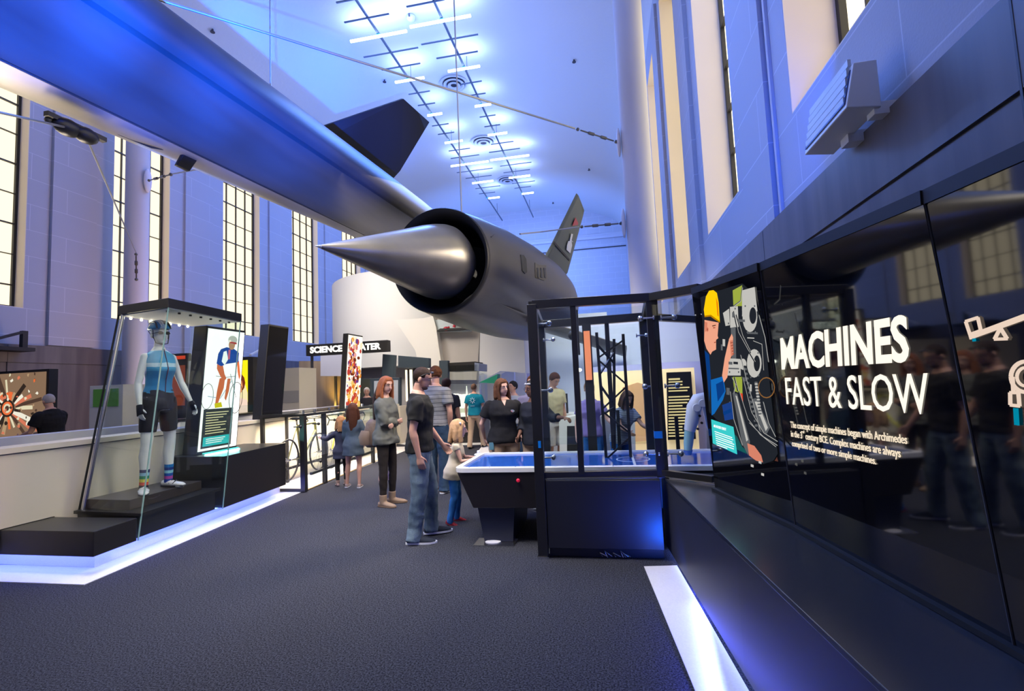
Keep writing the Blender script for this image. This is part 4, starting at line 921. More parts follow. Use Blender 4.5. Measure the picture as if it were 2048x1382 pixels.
g=G(m_steel); g.bar((A[0],A[1]-.012,.665),(B[0],B[1]-.05,.665),.012,.006); g.build('sill_trim',rc); g=G(m_steel); g.bar((B[0]+.03,B[1]-.04,.672),(C_[0],C_[1]-.03,.672),.012,.006); g.build('sill_trim',rc)
g=G(m_steel)
for k,(x,zz) in enumerate(((-.13,.03),(-.09,.045),(-.02,.03),(.04,.05),(.06,.03))): g.tube([(x,4.355,.015),(x-.02,4.35,zz+.02),(x+.04,4.352,.02)],.004,6)
g.build('loose_wiring',rc)
for a,b,off in ((A,(-.27,4.37),-.02),((-.27,4.37),B,-.02),(B,C_,-.02),(A,D,0),(D,E4,0)):
    g=G(m_glass); g.bar((a[0],a[1]+off,1.45),(b[0],b[1]+off,1.45),.008,1.36); g.build('glass_pane',rc)
def standoff(px,py,Y,dx,w_=.10):
    c=onY(px,py,Y); g=G(m_steel); g.cyl(c,c+Vector((-dx*w_,0,0)),.008,8); g.ell(c,.026,12); g.cyl(c+Vector((-dx*w_,0,0)),c+Vector((-dx*(w_+.012),0,0)),.022,10); g.build('glass_standoff',rc,smooth=50)
for a in ((1098,647,4.45,1),(1106,679,5.6,1),(1101,780,4.5,1),(1107,915,4.5,1),(1281,637,4.35,-1),(1348,634,4.35,1),(1293,670,5.6,1),(1290,773,4.6,-1),(1355,771,4.6,1),(1292,908,4.4,-1),(1362,907,4.35,1)): standoff(*a)
g=G(mat('blue_tape',(.0,.22,.75),.4)); g.box((B[0]-.036,B[1]-.037,.99),(B[0]+.062,B[1]+.037,1.05)); g.build('tape_band',rc)
g=G(MATS['blue_tape']); c=onY(1079,889,A[1]-.046); g.box((c.x-.012,c.y,c.z-.03),(c.x+.012,c.y+.004,c.z+.03)); g.build('tape_band',rc)
# lattice mast and camera gantry inside
ms=empty('lattice_mast',(.0,5.3,.73)); tag(ms,'black lattice truss mast with crossed braces inside the robot case','truss')
Ym=5.25
c1=[onY(1193,665,Ym),onY(1213,922,Ym)]; c2=[onY(1228,678,Ym+.25),onY(1229,900,Ym+.25)]; c3=[onY(1246,668,Ym),onY(1262,922,Ym)]
for c in (c1,c2,c3): 
    g=G(m_fr); g.bar(c[0],c[1],.03); g.build('chord',ms)
zz=[(690,715),(722,760),(760,800),(800,845),(850,890),(890,918)]
def on(c,t): return c[0].lerp(c[1],t)
pts=[on(c3,.06),on(c1,.20),on(c3,.36),on(c1,.52),on(c3,.70),on(c1,.72),on(c3,.90)]
for a,b in ((on(c3,.05),on(c1,.20)),(on(c1,.10),on(c2,.22)),(on(c1,.22),on(c3,.40)),(on(c2,.12),on(c1,.33)),(on(c1,.42),on(c2,.60)),(on(c3,.42),on(c1,.60)),(on(c1,.62),on(c3,.78)),(on(c2,.62),on(c1,.64)),(on(c3,.82),on(c1,.985))):
    g=G(m_fr); g.bar(a,b,.018); g.build('brace',ms)
gt=empty('camera_gantry',(-.2,5.0,.73)); tag(gt,'aluminium pole with a bright lamp and camera head inside the robot case','camera stand')
a=onY(1166,930,5.0); b=onY(1158,640,5.0); a.z=.735; g=G(m_steel); g.bar(a,(a.x-.01,5.0,2.1),.035); g.build('pole',gt); g=G(m_blackm); c=onY(1153,690,4.98); g.box((c.x-.03,4.95,c.z-.1),(c.x+.03,5.03,c.z+.35)); g.ell((c.x-.03,4.97,c.z+.1),.05,10); g.build('camera',gt,smooth=40)
c=onY(1155,740,4.95); g=G(emat('work_lamp',(1,1,.85),9)); g.ell(c,(.045,.02,.02),10); g.build('lamp',gt)
g=G(E_('tallorange',(255,150,110),1.0)); a=onY(1173,662,5.75); b=onY(1177,760,5.75); g.box((a.x-.035,5.745,b.z),(a.x+.035,5.76,a.z)); tag(g.build('signal_strip'),'tall orange glowing strip inside the robot case','light strip')
g=G(m_blackm); g.box((a.x-.05,5.765,.02),(a.x+.05,5.80,2.16)); g.build('backing_post',rc)
# robot arm
ra=empty('industrial_robot',(1.0,5.2,.73)); tag(ra,'white jointed industrial robot arm over the air hockey table','robot')
mrw=mat('robot_white',(.78,.78,.80),.35)
Y=5.15
def q(x,y,Y=Y): return onY(x,y,Y)
g=G(mrw); g.tube([q(1440,905),q(1438,885),q(1434,868)],[.085,.08,.075],16); g.build('base',ra,smooth=50)
g=G(mrw); g.tube([q(1436,872),q(1425,850),q(1418,822),q(1414,806)],[(.075,.065),(.066,.06),(.060,.055),(.066,.06)],14); g.build('lower_arm',ra,smooth=50)
g=G(mrw); g.tube([q(1424,806,Y-.07),q(1410,797,Y-.07),q(1396,800,Y-.07),q(1388,815,Y-.07),q(1384,840,Y-.07),q(1379,862,Y-.07)],[.045,.066,.068,.070,.064,.052],14); g.build('upper_arm',ra,smooth=50)
g=G(mat('robot_cover',(.35,.62,.62),.2)); g.tube([q(1379,862,Y-.07),q(1377,885,Y-.07),q(1376,900,Y-.07)],[.048,.045,.038],12); g.build('wrist',ra,smooth=50)
g=G(m_steel); g.tube([q(1376,900,Y-.07),Vector((q(1376,900,Y-.07).x,Y-.07,.745))],[.045,.03],12); g.build('striker',ra,smooth=50)
for a in ((1392,815),(1404,806)):
    g=G(mrw); c=q(*a,Y-.10); g.cyl(c,c-Vector((0,.055,0)),.038,18); g.build('joint_housing',ra,smooth=40,bevel=.003)
g=G(mat('robot_grey',(.45,.46,.50),.35)); c=q(1428,850,Y-.06); g.cyl(c,c-Vector((0,.04,0)),.05,20); g.build('joint_housing',ra,smooth=40)
for a in ((1400,832),(1404,846),(1396,858),(1418,815)): g=G(m_blackm); c=q(*a,Y-.135); g.cyl(c,c+Vector((0,.02,0)),.012,10); g.build('joint_cap',ra)
# -------- air hockey table
ht=empty('air_hockey_table',(-.2,5.1,0)); tag(ht,'air hockey table with blue playfield, white rails and dark body','game table')
tx0,tx1,ty0,ty1,tz=-1.50,1.35,4.60,5.66,.72
m_body=mat('table_body',(.012,.010,.014),.45)
g=G(m_body); g.hexa([(tx0+.17,ty0+.04,.34),(tx1,ty0+.04,.34),(tx1,ty1-.04,.34),(tx0+.17,ty1-.04,.34)],[(tx0+.03,ty0+.01,tz-.04),(tx1,ty0+.01,tz-.04),(tx1,ty1-.01,tz-.04),(tx0+.03,ty1-.01,tz-.04)]); g.build('body',ht,bevel=.01)
m_rail=mat('table_rail',(.82,.83,.88),.3)
def rrect(x0,y0,x1,y1,r_,z,n=6):
    o=[]
    for cx,cy,a0 in ((x1-.001,y1-.001,0),(x0+r_,y1-r_,90),(x0+r_,y0+r_,180),(x1-.001,y0+.001,270)):
        rr=r_ if cx<x1-.01 else .001
        for k in range(n+1): t=math.radians(a0+90*k/n); o.append(Vector((cx+rr*math.cos(t),cy+rr*math.sin(t),z)))
    return o
g=G(m_rail); rings=[rrect(tx0,ty0,tx1,ty1,.10,tz-.04),rrect(tx0,ty0,tx1,ty1,.10,tz),rrect(tx0+.06,ty0+.06,tx1-.03,ty1-.06,.07,tz+.004),rrect(tx0+.062,ty0+.062,tx1-.03,ty1-.062,.07,tz-.018)]
g.loft(rings,False); g.build('rail',ht)
g=G(mat('playfield_blue',(.015,.09,.42),.08,spec=.6)); g.prism(rrect(tx0+.061,ty0+.061,tx1-.031,ty1-.061,.07,tz-.03),(0,0,.014)); g.build('playfield',ht)
g=G(mat('field_white',(.8,.82,.9),.15)); cx=0.2
g.box((cx-.012,ty0+.07,tz-.016),(cx+.012,ty1-.07,tz-.0145)); 
for k in range(28):
    t0_,t1_=2*PI*k/28,2*PI*(k+1)/28; g.bar((cx+.16*math.cos(t0_),5.13+.16*math.sin(t0_),tz-.0148),(cx+.16*math.cos(t1_),5.13+.16*math.sin(t1_),tz-.0148),.012,.001)
g.build('field_marking',ht)
g=G(m_steel)
for x in (-1.35,-1.15,-.9,-.72,-.3,.0): g.cyl((x,ty0+.03,tz),(x,ty0+.03,tz+.006),.008,8)
g.build('screw',ht)
g=G(mat('red_button',(.6,.02,.06),.3,emit=(.5,.01,.04),es=.5)); c=onY(1037,960,ty0+.02); g.ell((c.x,ty0+.0,c.z),(.018,.016,.018),12); g.build('button',ht,smooth=50)
for xl in (-1.30,.75):
    g=G(mat('leg_navy',(.012,.016,.04),.4)); g.hexa([(xl+.05,ty0+.12,.012),(xl+.33,ty0+.12,.012),(xl+.33,ty1-.12,.012),(xl+.05,ty1-.12,.012)],[(xl,ty0+.1,.335),(xl+.36,ty0+.1,.335),(xl+.36,ty1-.1,.335),(xl,ty1-.1,.335)]); g.build('leg',ht)
    g=G(m_steel); g.box((xl-.03,ty0+.0,.0),(xl+.36,ty0+.22,.010)); g.build('foot_plate',ht)
    g=G(mat('foot_white',(.7,.7,.78),.3)); g.ell((xl+.14,ty0+.1,.013),(.08,.05,.012),14); g.build('leveller',ht,smooth=50)
# puck paddle under the child's hand
def paddle(x,y,lab):
    g=G(mat('paddle_white',(.75,.77,.82),.3)); g.lathe([(0,.05),(.012,.052),(.022,.042),(.026,.02),(.05,.018),(.058,.012)],(x,y,tz-.014),(0,0,1),20)
    tag(g.build('hockey_paddle',smooth=40),lab,'paddle')
PAD=onZ(957,905,.74); paddle(PAD.x,PAD.y,'white air hockey paddle under the little girl\'s hand')
# ================================================================== BACK OF THE GALLERY
m_drum=mat('drum_white',(.74,.72,.67),.6); m_dw=mat('gallery_white',(.80,.80,.80),.6)
def slabY(pts,Y,dep,m,g=None,floor=False):
    g=g or G(m); g.m(m); q=[onY(x,y,Y) for x,y in pts]
    if floor:
        zm=(min(p.z for p in q)+max(p.z for p in q))/2
        for p in q:
            if p.z<zm: p.z=.008
    g.prism(q,(0,dep,0)); return g
# curved theatre drum
c=Vector((-6.9,18.6)); R=3.6
g=G(m_drum); n=56
ztop,zbot=5.45,2.25
g.loft([[Vector((c.x+rr*math.cos(2*PI*k/n),c.y+rr*math.sin(2*PI*k/n),z)) for k in range(n)] for rr,z in ((R-.3,zbot),(R,zbot),(R,ztop),(R-.15,ztop),(R-.15,ztop-.3))])
tag(g.build('theater_drum',smooth=30),'large curved cream drum wall of the theater behind the sign','curved wall')
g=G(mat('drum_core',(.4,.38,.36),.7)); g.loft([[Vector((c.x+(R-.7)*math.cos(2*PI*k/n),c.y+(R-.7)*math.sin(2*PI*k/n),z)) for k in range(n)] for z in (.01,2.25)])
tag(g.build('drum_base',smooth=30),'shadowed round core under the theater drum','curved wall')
# sign
r=empty('theater_sign',(0,0,0)); 
a=onY(612,690,11.3); b=onY(774,686,11.3); tb_=onY(612,712,11.3)
r.location=((a.x+b.x)/2,11.3,a.z); bpy.context.view_layer.update()
tag(r,'dark sign with glowing white letters SCIENCE THEATER','sign')
hh=a.z-tb_.z; g=G(m_blackm); g.box((a.x,11.3,tb_.z),(b.x,11.5,a.z)); g.m(m_trim); g.box((a.x,11.295,a.z-.02),(b.x,11.3,a.z)); g.build('board',r)
lettering('SCIENCE THEATER',(a.x+.09,11.285,tb_.z+hh*.22),(1,0,0),(0,0,1),1.0,emat('sign_letters',L(255,250,240),1.5),r,bold=.045)
o=[o for o in r.children if o.name.startswith('lettering')][0]
xs=[v.co.x for v in o.data.vertices]; zs=[v.co.z for v in o.data.vertices]; x0_,x1_=min(xs),max(xs); z0_,z1_=min(zs),max(zs)
for v in o.data.vertices: v.co.x=a.x+.12+(v.co.x-x0_)/(x1_-x0_)*(b.x-a.x-.28); v.co.z=tb_.z+hh*.2+(v.co.z-z0_)/(z1_-z0_)*hh*.6
g=G(m_trim); g.bar((a.x+.1,11.4,tb_.z),(a.x+.1,11.4,.01),.05); g.build('sign_post',r)
g=slabY([(641,707),(700,707),(700,752),(641,752)],12.5,.6,mat('lavender_panel',(.55,.56,.68),.6)); g.m(m_trim); pq=onY(670,752,12.8); g.box((pq.x-.03,12.8,.0),(pq.x+.03,12.86,pq.z+.1)); tag(g.build('suspended_board'),'pale lavender panel hanging under the theater sign','panel')
g=slabY([(598,722),(690,722),(700,845),(598,845)],13.2,.3,mat('brown_granite',(.20,.155,.125),.4,grain=(1.5,.2,(.30,.24,.19),(4,4,.4))),floor=True); tag(g.build('stone_panel'),'brown stone wall below the sign lit amber at its foot','wall')
pp_=onY(672,790,12.9); spot((pp_.x,12.7,.95),(pp_.x+.1,13.3,2.0),110,(1,.62,.08),95,.9)
# white sculptural blocks right of the drum
gw=empty('gallery_block',(-5,15,0)); tag(gw,'white sculpted gallery block with a lit niche above the model case','partition')
slabY([(790,640),(848,636),(866,632),(872,655),(885,745),(886,800),(868,800),(842,745),(830,700)],14.2,.6,m_drum).build('curved_pier',gw)
slabY([(872,633),(962,633),(958,690),(953,760),(886,760),(880,700)],14.5,.5,mat('grey_wall',(.46,.43,.40),.6)).build('grey_face',gw)
# niche with red figurines
slabY([(866,640),(938,637),(940,662),(868,664)],14.3,.2,mat('niche_back',(.5,.58,.6),.5)).build('niche_box',gw)
slabY([(873,662),(946,657),(940,655),(880,645+12)],14.08,.2,m_blackm).build('niche_shelf',gw)
for k,(x,y,rr,wd) in enumerate(((892,656,5,'round red figurine at the left of the lit niche'),(908,650,5,'tall twisted red figurine in the middle of the lit niche'),(930,650,5,'square red figurine at the right of the lit niche'))):
    c3_=onY(x,y+5,14.16); g=G(mat('figurine_red',(.45,.02,.04),.35))
    if k==0: g.ell(c3_+Vector((0,0,.05)),(.09,.07,.07),12); g.ell(c3_+Vector((.09,0,.09)),.035,8)
    elif k==1: g.tube([c3_,c3_+Vector((.03,0,.1)),c3_+Vector((-.04,0,.18)),c3_+Vector((-.09,0,.2))],[.05,.05,.045,.01],8)
    else: g.box(c3_+Vector((-.06,-.05,0)),c3_+Vector((.06,.05,.17))); g.tube([c3_+Vector((0,0,.17)),c3_+Vector((.02,0,.26))],[.035,.01],8)
    tag(g.build('figurine',smooth=40),wd,'figurine',group='red figurines in the niche')
slabY([(961,636),(1030,636),(1042,642),(1047,655),(1051,746),(1000,742),(958,765)],14.0,.9,m_dw).build('white_block',gw)
slabY([(958,768),(1000,742),(1052,746),(1052,885),(958,885)],15.8,.1,m_dw,floor=True).build('white_wall',gw)
slabY([(886,768),(960,768),(960,885),(886,885)],14.95,.12,m_dw,floor=True).build('white_wall',gw)
g=slabY([(1003,740),(1028,740),(1030,800),(1003,800)],15.2,.2,mat('pale_screen',(.55,.62,.9),.4)); g.m(m_blackm); tag(g.build('pale_door'),'pale lavender panel behind the staff woman in black','panel')
g=slabY([(1000,740),(1030,739),(1030,742),(1000,743)],15.15,.1,m_blackm); tag(g.build('header_bar'),'short dark bar above the pale panel','bar')
# blue-violet lower wall behind on the right
g=slabY([(1048,745),(1160,745),(1160,885),(1048,885)],17.5,.3,mat('blue_wall',(.35,.38,.62),.6),floor=True); tag(g.build('partition'),'blue-violet low wall at the back behind the robot case','partition')
g=slabY([(1075,668),(1165,640),(1420,640),(1420,800),(1075,800)],9.4,.3,mat('pale_blue_board',(.62,.66,.80),.55),floor=True); tag(g.build('partition'),'tall pale blue partition seen through the robot case','partition')
# pale boxes and TV screens under the drum
for pts,Y,lab in (([(765,708),(789,710),(787,755),(763,753)],11.6,'narrow dark hanging screen right of the theater sign'),([(796,711),(858,716),(858,736),(796,736)],11.2,'wide dark hanging screen above the two men'),([(718,757),(740,757),(742,815),(718,815)],13.6,'dark doorway panel behind the old man'),([(744,757),(800,755),(800,815),(744,815)],14.4,'dark framed panel behind the red-haired woman'),([(878,721),(896,721),(896,790),(878,790)],12.6,'narrow dark pillar at the left of the model case')):
    g=slabY(pts,Y,.15,mat('screen_slate',(.035,.055,.075),.4)); 
    o=g.build('display_screen',bevel=.01); tag(o,lab,'screen'); cx_=sum(v[0] for v in pts)/4; pq=onY(cx_,pts[2][1],Y); gg=G(m_blackm); gg.box((pq.x-.03,Y+.05,.006),(pq.x+.03,Y+.1,pq.z+.05)); gg.build('stand_pole',o)
g=slabY([(748,762),(796,760),(796,812),(748,812)],14.37,.02,mat('pale_inset',(.5,.55,.6),.5)); tag(g.build('wall_poster'),'pale poster on the framed panel behind the red-haired woman','poster')
g=G(emat('warm_tube',(1,.8,.5),3)); a=onY(812,740,11.25); g.box((a.x-.02,11.25,1.2),(a.x+.02,11.29,a.z)); g.m(m_blackm); g.box((a.x+.03,11.25,.01),(a.x+.08,11.29,a.z+.02)); g.m(emat('warm_tube',(1,.8,.5),3)); g.box((a.x+.09,11.25,1.2),(a.x+.14,11.29,a.z)); tag(g.build('light_column'),'slim warm glowing column below the wide hanging screen','lamp')
g=slabY([(722,818),(800,812),(800,850),(722,850)],12.8,.5,m_counter,floor=True); tag(g.build('counter'),'cream counter behind the girls at the end of the bicycle case','counter')
# glass case with glowing building model
mc=empty('model_case',(-4.4,12.9,0)); tag(mc,'glass case with a glowing white building model behind the teal-shirted man','display case')
Y0=12.7; a=onY(897,732,Y0); b=onY(957,732,Y0); ba=onY(897,835,Y0)
g=slabY([(892,726),(949,723),(949,741),(892,743)],Y0,.9,m_blackm); g.build('canopy',mc); 
g=slabY([(949,725),(958,727),(958,742),(949,741)],Y0,.9,mat('canopy_end',(.3,.35,.5),.4)); g.build('canopy_end',mc)
g=G(m_black); g.box((a.x-.1,Y0,.01),(b.x,Y0+1,ba.z-.0)); g.build('base',mc)
g=G(m_glass); g.box((a.x,Y0,ba.z),(b.x,Y0+.01,a.z)); g.build('glass_pane',mc); g=G(m_glass); g.box((b.x-.01,Y0,ba.z),(b.x,Y0+.9,a.z)); g.build('glass_pane',mc)
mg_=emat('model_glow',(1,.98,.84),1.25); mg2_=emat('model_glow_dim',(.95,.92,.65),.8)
mo=empty('building_model',((a.x+b.x)/2,Y0+.4,ba.z)); tag(mo,'glowing white architectural model with a spire inside the glass case','model')
cx,cz=(a.x+b.x)/2-.02,ba.z
g=G(mg_); g.box((cx-.36,Y0+.2,cz),(cx+.3,Y0+.7,cz+.10)); g.box((cx-.32,Y0+.2,cz+.22),(cx+.26,Y0+.7,cz+.26)); g.build('terrace',mo)
g=G(mg2_); 
for k in range(6): g.box((cx-.3+k*.1,Y0+.25,cz+.1),(cx-.26+k*.1,Y0+.6,cz+.22))
g.build('colonnade',mo)
g=G(mg_)
rd=random.Random(5)
for k in range(14): x=cx-.22+rd.random()*.4; h=rd.uniform(.1,.36); g.box((x-.025,Y0+.3,cz+.26),(x+.025,Y0+.5,cz+.26+h))
g.tube([(cx-.03,Y0+.4,cz+.5),(cx-.03,Y0+.4,cz+.82)],[.035,.01],8); g.build('towers',mo)
# green sloping piece
g=slabY([(958,765),(995,748),(993,767)],11.5,.3,mat('green_slope',(.02,.30,.16),.4)); tag(g.build('sloped_display'),'small green sloping display with bright figures on a white wall','display')
# lit board behind the robot case
bd=empty('rules_board',(.9,8,0)); tag(bd,'black board of cream text on a warm lit panel behind the robot arm','sign board')
g=slabY([(1186,745),(1388,735),(1398,884),(1186,890)],8.1,.06,mat('warm_board',(.9,.72,.42),.5,emit=(1,.72,.38),es=.55),floor=True); g.build('lit_backing',bd)
g=slabY([(1333,745),(1382,743),(1392,878),(1336,880)],8.04,.04,m_black); g.build('black_sheet',bd)
g=G(emat('board_text',L(250,225,165),.9)); rd=random.Random(2)
for k in range(20):
    if k in (5,): continue
    y=758+k*6; x0=1337; x1=1337+rd.choice((28,38,42,35)); 
    if k==0: x1=1360
    a=onY(x0,y,8.03); b=onY(x1,y,8.03); g.box((a.x,8.03,a.z-.012 if k else a.z-.02),(b.x,8.035,a.z+.008))
g.build('text_lines',bd)
g=slabY([(1245,775),(1275,765),(1310,775),(1315,880),(1250,885)],8.05,.03,mat('copper_poster',(.75,.42,.2),.5,emit=(.9,.45,.2),es=.25)); g.build('figure_poster',bd)
g=slabY([(1330,725),(1404,722),(1412,800),(1412,905),(1180,912),(1180,735)],8.3,.08,mat('violet_panel',(.42,.44,.75),.6),floor=True); tag(g.build('backdrop_panel'),'blue-violet panel framing the lit board','panel')
# white low counter and belt post behind the case
g=slabY([(1118,838),(1170,828),(1270,842),(1270,925),(1118,925)],7.15,.4,m_white,floor=True); g.m(m_blackm); g.prism([onY(x,y,7.14) for x,y in ((1134,852),(1162,852),(1162,905),(1134,905))],(0,.01,0)); tag(g.build('low_counter'),'low white counter with dark openings behind the robot case','counter')
st=empty('belt_post',onY(1132,828,8.65)); tag(st,'thin dark belt post standing on the white counter','stanchion'); a=onY(1133,787,8.6); b=onY(1135,829,8.6)
g=G(m_blackm); g.bar(b,(b.x,8.6,a.z),.035); g.build('post',st); g=G(m_blackm); g.box((b.x-.1,8.5,b.z-.01),(b.x+.1,8.7,b.z+.012)); g.build('foot',st); g=G(m_blackm); g.box((b.x-.2,8.595,a.z-.05),(b.x,8.605,a.z-.02)); g.build('belt',st)
g=slabY([(1100,828),(1180,828),(1180,920),(1100,920)],8.4,.6,m_white,floor=True); tag(g.build('low_counter'),'white block carrying the belt post','counter')
for x,y0,y1,wd in ((1235,820,920,'left'),(1303,815,920,'middle'),(1352,832,920,'right')):
    a=onY(x,y0,6.15); g=G(m_blackm); g.bar((a.x,6.15,.01),(a.x,6.15,a.z),.04); g.m(m_blackm); g.tube([(a.x,6.15,.0),(a.x,6.15,.03)],[.14,.06],16); tag(g.build('belt_post'),'black stanchion behind the robot case, the '+wd+' one','stanchion',group='stanchions behind the robot case')
g=G(mat('white_soffit',(.85,.87,.9),.5,emit=(.8,.88,1),es=.5)); a=onY(1155,628,13.5); b=onY(1214,636,13.5); g.box((a.x,13.5,b.z),(b.x,14,a.z)); tag(g.build('hanging_lightbox'),'pale glowing bar high behind the robot case','lightbox')
# ================================================================== PEOPLE
def remesh(g,name,voxel,mtl,parent,noise_amp=0,noise_sc=6,smooth_it=2,seed=0,xf=None,paint=None):
    me=g.mesh('tmp'); bm=bmesh.new(); bm.from_mesh(me); bmesh.ops.recalc_face_normals(bm,faces=bm.faces); bm.to_mesh(me); bm.free()
    o=bpy.data.objects.new('tmp',me); COL.objects.link(o)
    m=o.modifiers.new('r','REMESH'); m.mode='VOXEL'; m.voxel_size=voxel
    if smooth_it: s=o.modifiers.new('s','SMOOTH'); s.iterations=smooth_it; s.factor=.5
    dg=bpy.context.evaluated_depsgraph_get(); dg.update()
    m2=bpy.data.meshes.new_from_object(o.evaluated_get(dg)); bpy.data.objects.remove(o); bpy.data.meshes.remove(me)
    m2.name=name
    if noise_amp:
        m2.update(); off=Vector((seed*3.1,seed*1.7,seed))
        ns=[v.normal.copy() for v in m2.vertices]
        for v,n in zip(m2.vertices,ns):
            p=v.co
            k=noise.noise(Vector((p.x*noise_sc,p.y*noise_sc,p.z*noise_sc*1.6))+off)+.5*noise.noise(Vector((p.x*2.3*noise_sc,p.y*2.3*noise_sc,p.z*3*noise_sc))-off)
            v.co=p+n*k*noise_amp
    m2.materials.clear()
    ms=mtl if isinstance(mtl,(list,tuple)) else [mtl]
    for q in ms: m2.materials.append(q)
    if paint:
        for f in m2.polygons: f.material_index=paint(f.center)
    m2.polygons.foreach_set('use_smooth',[True]*len(m2.polygons)); m2.update()
    ob=bpy.data.objects.new(name,m2); COL.objects.link(ob)
    if parent: ob.parent=parent
    return ob
def rotx(a): return Matrix.Rotation(a,3,'X')
def rotz(a): return Matrix.Rotation(a,3,'Z')
def dirn(v): return Vector(v).normalized()
def human(loc,face,H,label,skin,top=None,bottom=None,shoes=None,hair=None,arms=None,legs=None,head=(0,0,0),lean=0,
          female=False,wide=1.0,hs=1.0,voxel=.007,group=None,category='person',name='person',hands=None,face_detail=True,crop=0,skin_name=None,belly=0,anchor_z=0,tilt=0,brows=(.05,.03,.02),eyes=True,bare=False,lips=(.45,.16,.14)):
    s=H/1.8
    msk=mat('skin_'+(skin_name or str(skin)),skin,.5,spec=.35)
    root=empty(name,(loc[0],loc[1],anchor_z),math.radians(face)-PI/2); tag(root,label,category,group)
    la=math.radians(lean); RL=rotx(-la); PV=Vector((0,0,.93)); RT=Matrix.Rotation(math.radians(tilt),3,'Y')
    def tp(x,y,z): return (PV+RT@(RL@(Vector((x,y,z))-PV)))*s
    if female: secs=[(.84,.150,.115,-.005),(.92,.172,.125,-.01),(1.0,.158,.112,-.005),(1.10,.128,.098,0),(1.18,.130,.100,.005),(1.28,.152,.128,.018),(1.36,.160,.112,.008),(1.43,.150,.088,-.002),(1.475,.085,.065,-.005),(1.52,.05,.052,0)]
    else: secs=[(.84,.145,.112,0),(.93,.162,.118,-.005),(1.03,.153,.110,0),(1.13,.152,.108,.005),(1.25,.172,.120,.01),(1.35,.188,.122,.008),(1.43,.182,.100,-.002),(1.48,.105,.075,-.008),(1.53,.06,.06,0)]
    secs=[(z,a*wide,b*wide+(belly if 1.0<z<1.2 else 0),y+(belly*.6 if 1.0<z<1.2 else 0)) for z,a,b,y in secs]
    xr=Vector((1,0,0))
    def torso(g,z0,z1,inf,flare=0,seg=22):
        zs=[z0]+[q[0] for q in secs if z0<q[0]<z1]+[z1]; pts=[];rad=[]
        for z in zs:
            for (za,a0,b0,y0),(zb,a1,b1,y1) in zip(secs[:-1],secs[1:]):
                if za<=z<=zb or (z<secs[0][0] and za==secs[0][0]):
                    t=max(0,(z-za)/(zb-za)); a=a0+(a1-a0)*t; b=b0+(b1-b0)*t; y=y0+(y1-y0)*t; break
            f=inf+flare*max(0,(1.15-z))
            pts.append(tp(0,y,z)); rad.append(((a+f)*s,(b+f)*s))
        g.tube(pts,rad,seg,True,xref=xr)
    shx=(.148 if female else .172)*wide
    arms=arms or {}; dflt={'u':(.12,.02,-1),'f':(.05,.15,-1),'curl':.5}
    AR={}
    UL,FL=.285,.25
    for sd in (1,-1):
        A_=dict(dflt); A_.update(arms.get('R' if sd==1 else 'L',{}))
        S=tp(sd*shx,-.005,1.405); u=dirn((A_['u'][0]*sd,A_['u'][1],A_['u'][2])); f=dirn((A_['f'][0]*sd,A_['f'][1],A_['f'][2]))
        E=S+u*UL*s; Wr=E+f*FL*s; hd=dirn((A_['h'][0]*sd,A_['h'][1],A_['h'][2])) if 'h' in A_ else f
        pn=dirn((A_['p'][0]*sd,A_['p'][1],A_['p'][2])) if 'p' in A_ else Vector((-sd,0,0))
        AR[sd]=(S,E,Wr,hd,pn,A_['curl'])
    legs=legs or {}; LG={}
    for sd in (1,-1):
        A_={'t':(.03,.03,-1),'s':(.0,-.05,-1),'ft':0,'up':0}; A_.update(legs.get('R' if sd==1 else 'L',{}))
        Hp=Vector((sd*.088*(1.05 if female else 1)*min(wide,1.15),0,.93))*s; t=dirn((A_['t'][0]*sd,A_['t'][1],A_['t'][2])); q=dirn((A_['s'][0]*sd,A_['s'][1],A_['s'][2]))
        K=Hp+t*.43*s; An=K+q*.42*s; LG[sd]=[Hp,K,An,A_['ft'],A_['up']]
    dz=-min(LG[1][2].z,LG[-1][2].z)+.075*s
    dzv=Vector((0,0,dz))
    def sh(g):
        for i,v in enumerate(g.v): g.v[i]=v+dzv
        return g
    # ---- head frame
    turn,nod,roll=[math.radians(a) for a in head]
    HR=(rotz(turn)@rotx(-nod)@Matrix.Rotation(roll,3,'Y')); N0=tp(0,.005,1.545)
    k=s*hs
    def hp(x,y,z): return N0+HR@(Vector((x,y,z))*k)
    hrot=HR
    body=G(msk)
    torso(body,.84,1.52,0)
    body.tube([tp(0,-.01,1.44),N0+Vector((0,0,.01))*s,hp(0,-.005,.05)],[.062*s*(.85 if female else 1),.055*s*(.85 if female else 1),.054*k*(.88 if female else 1)],14)
    body.ell(hp(0,-.005,.137),(.076*k,.096*k,.090*k),18,hrot); body.ell(hp(0,.028,.078),(.060*k,.064*k,.075*k),16,hrot); body.ell(hp(0,.052,.022),(.030*k,.032*k,.020*k),10,hrot)
    body.tube([hp(0,.086,.128),hp(0,.106,.098),hp(0,.112,.084),hp(0,.09,.076)],[.009*k,.012*k,.0155*k,.010*k],8)
    for sd in (1,-1): body.ell(hp(sd*.077,-.002,.095),(.012*k,.022*k,.032*k),8,hrot)
    body.ell(hp(0,.078,.138),(.048*k,.016*k,.012*k),10,hrot)
    for sd in (1,-1):
        S,E,Wr,hd,pn,curl=AR[sd]; m=.88 if female else 1.0
        body.ell(S,.052*s*m*wide,12)
        body.tube([S,S.lerp(E,.35),S.lerp(E,.8),E,E.lerp(Wr,.25),E.lerp(Wr,.7),Wr,Wr+hd*.02*s],[.050*s*m*wide,.049*s*m*wide,.040*s*m,.038*s*m,.041*s*m,.030*s*m,(.026*s*m,.022*s*m),(.026*s*m,.020*s*m)],14)
        # hand
        hk=s*(.92 if female else 1.0); side=hd.cross(pn).normalized()      # across the knuckles
        pn2=side.cross(hd).normalized()
        if pn2.dot(pn)<0: pn2=-pn2
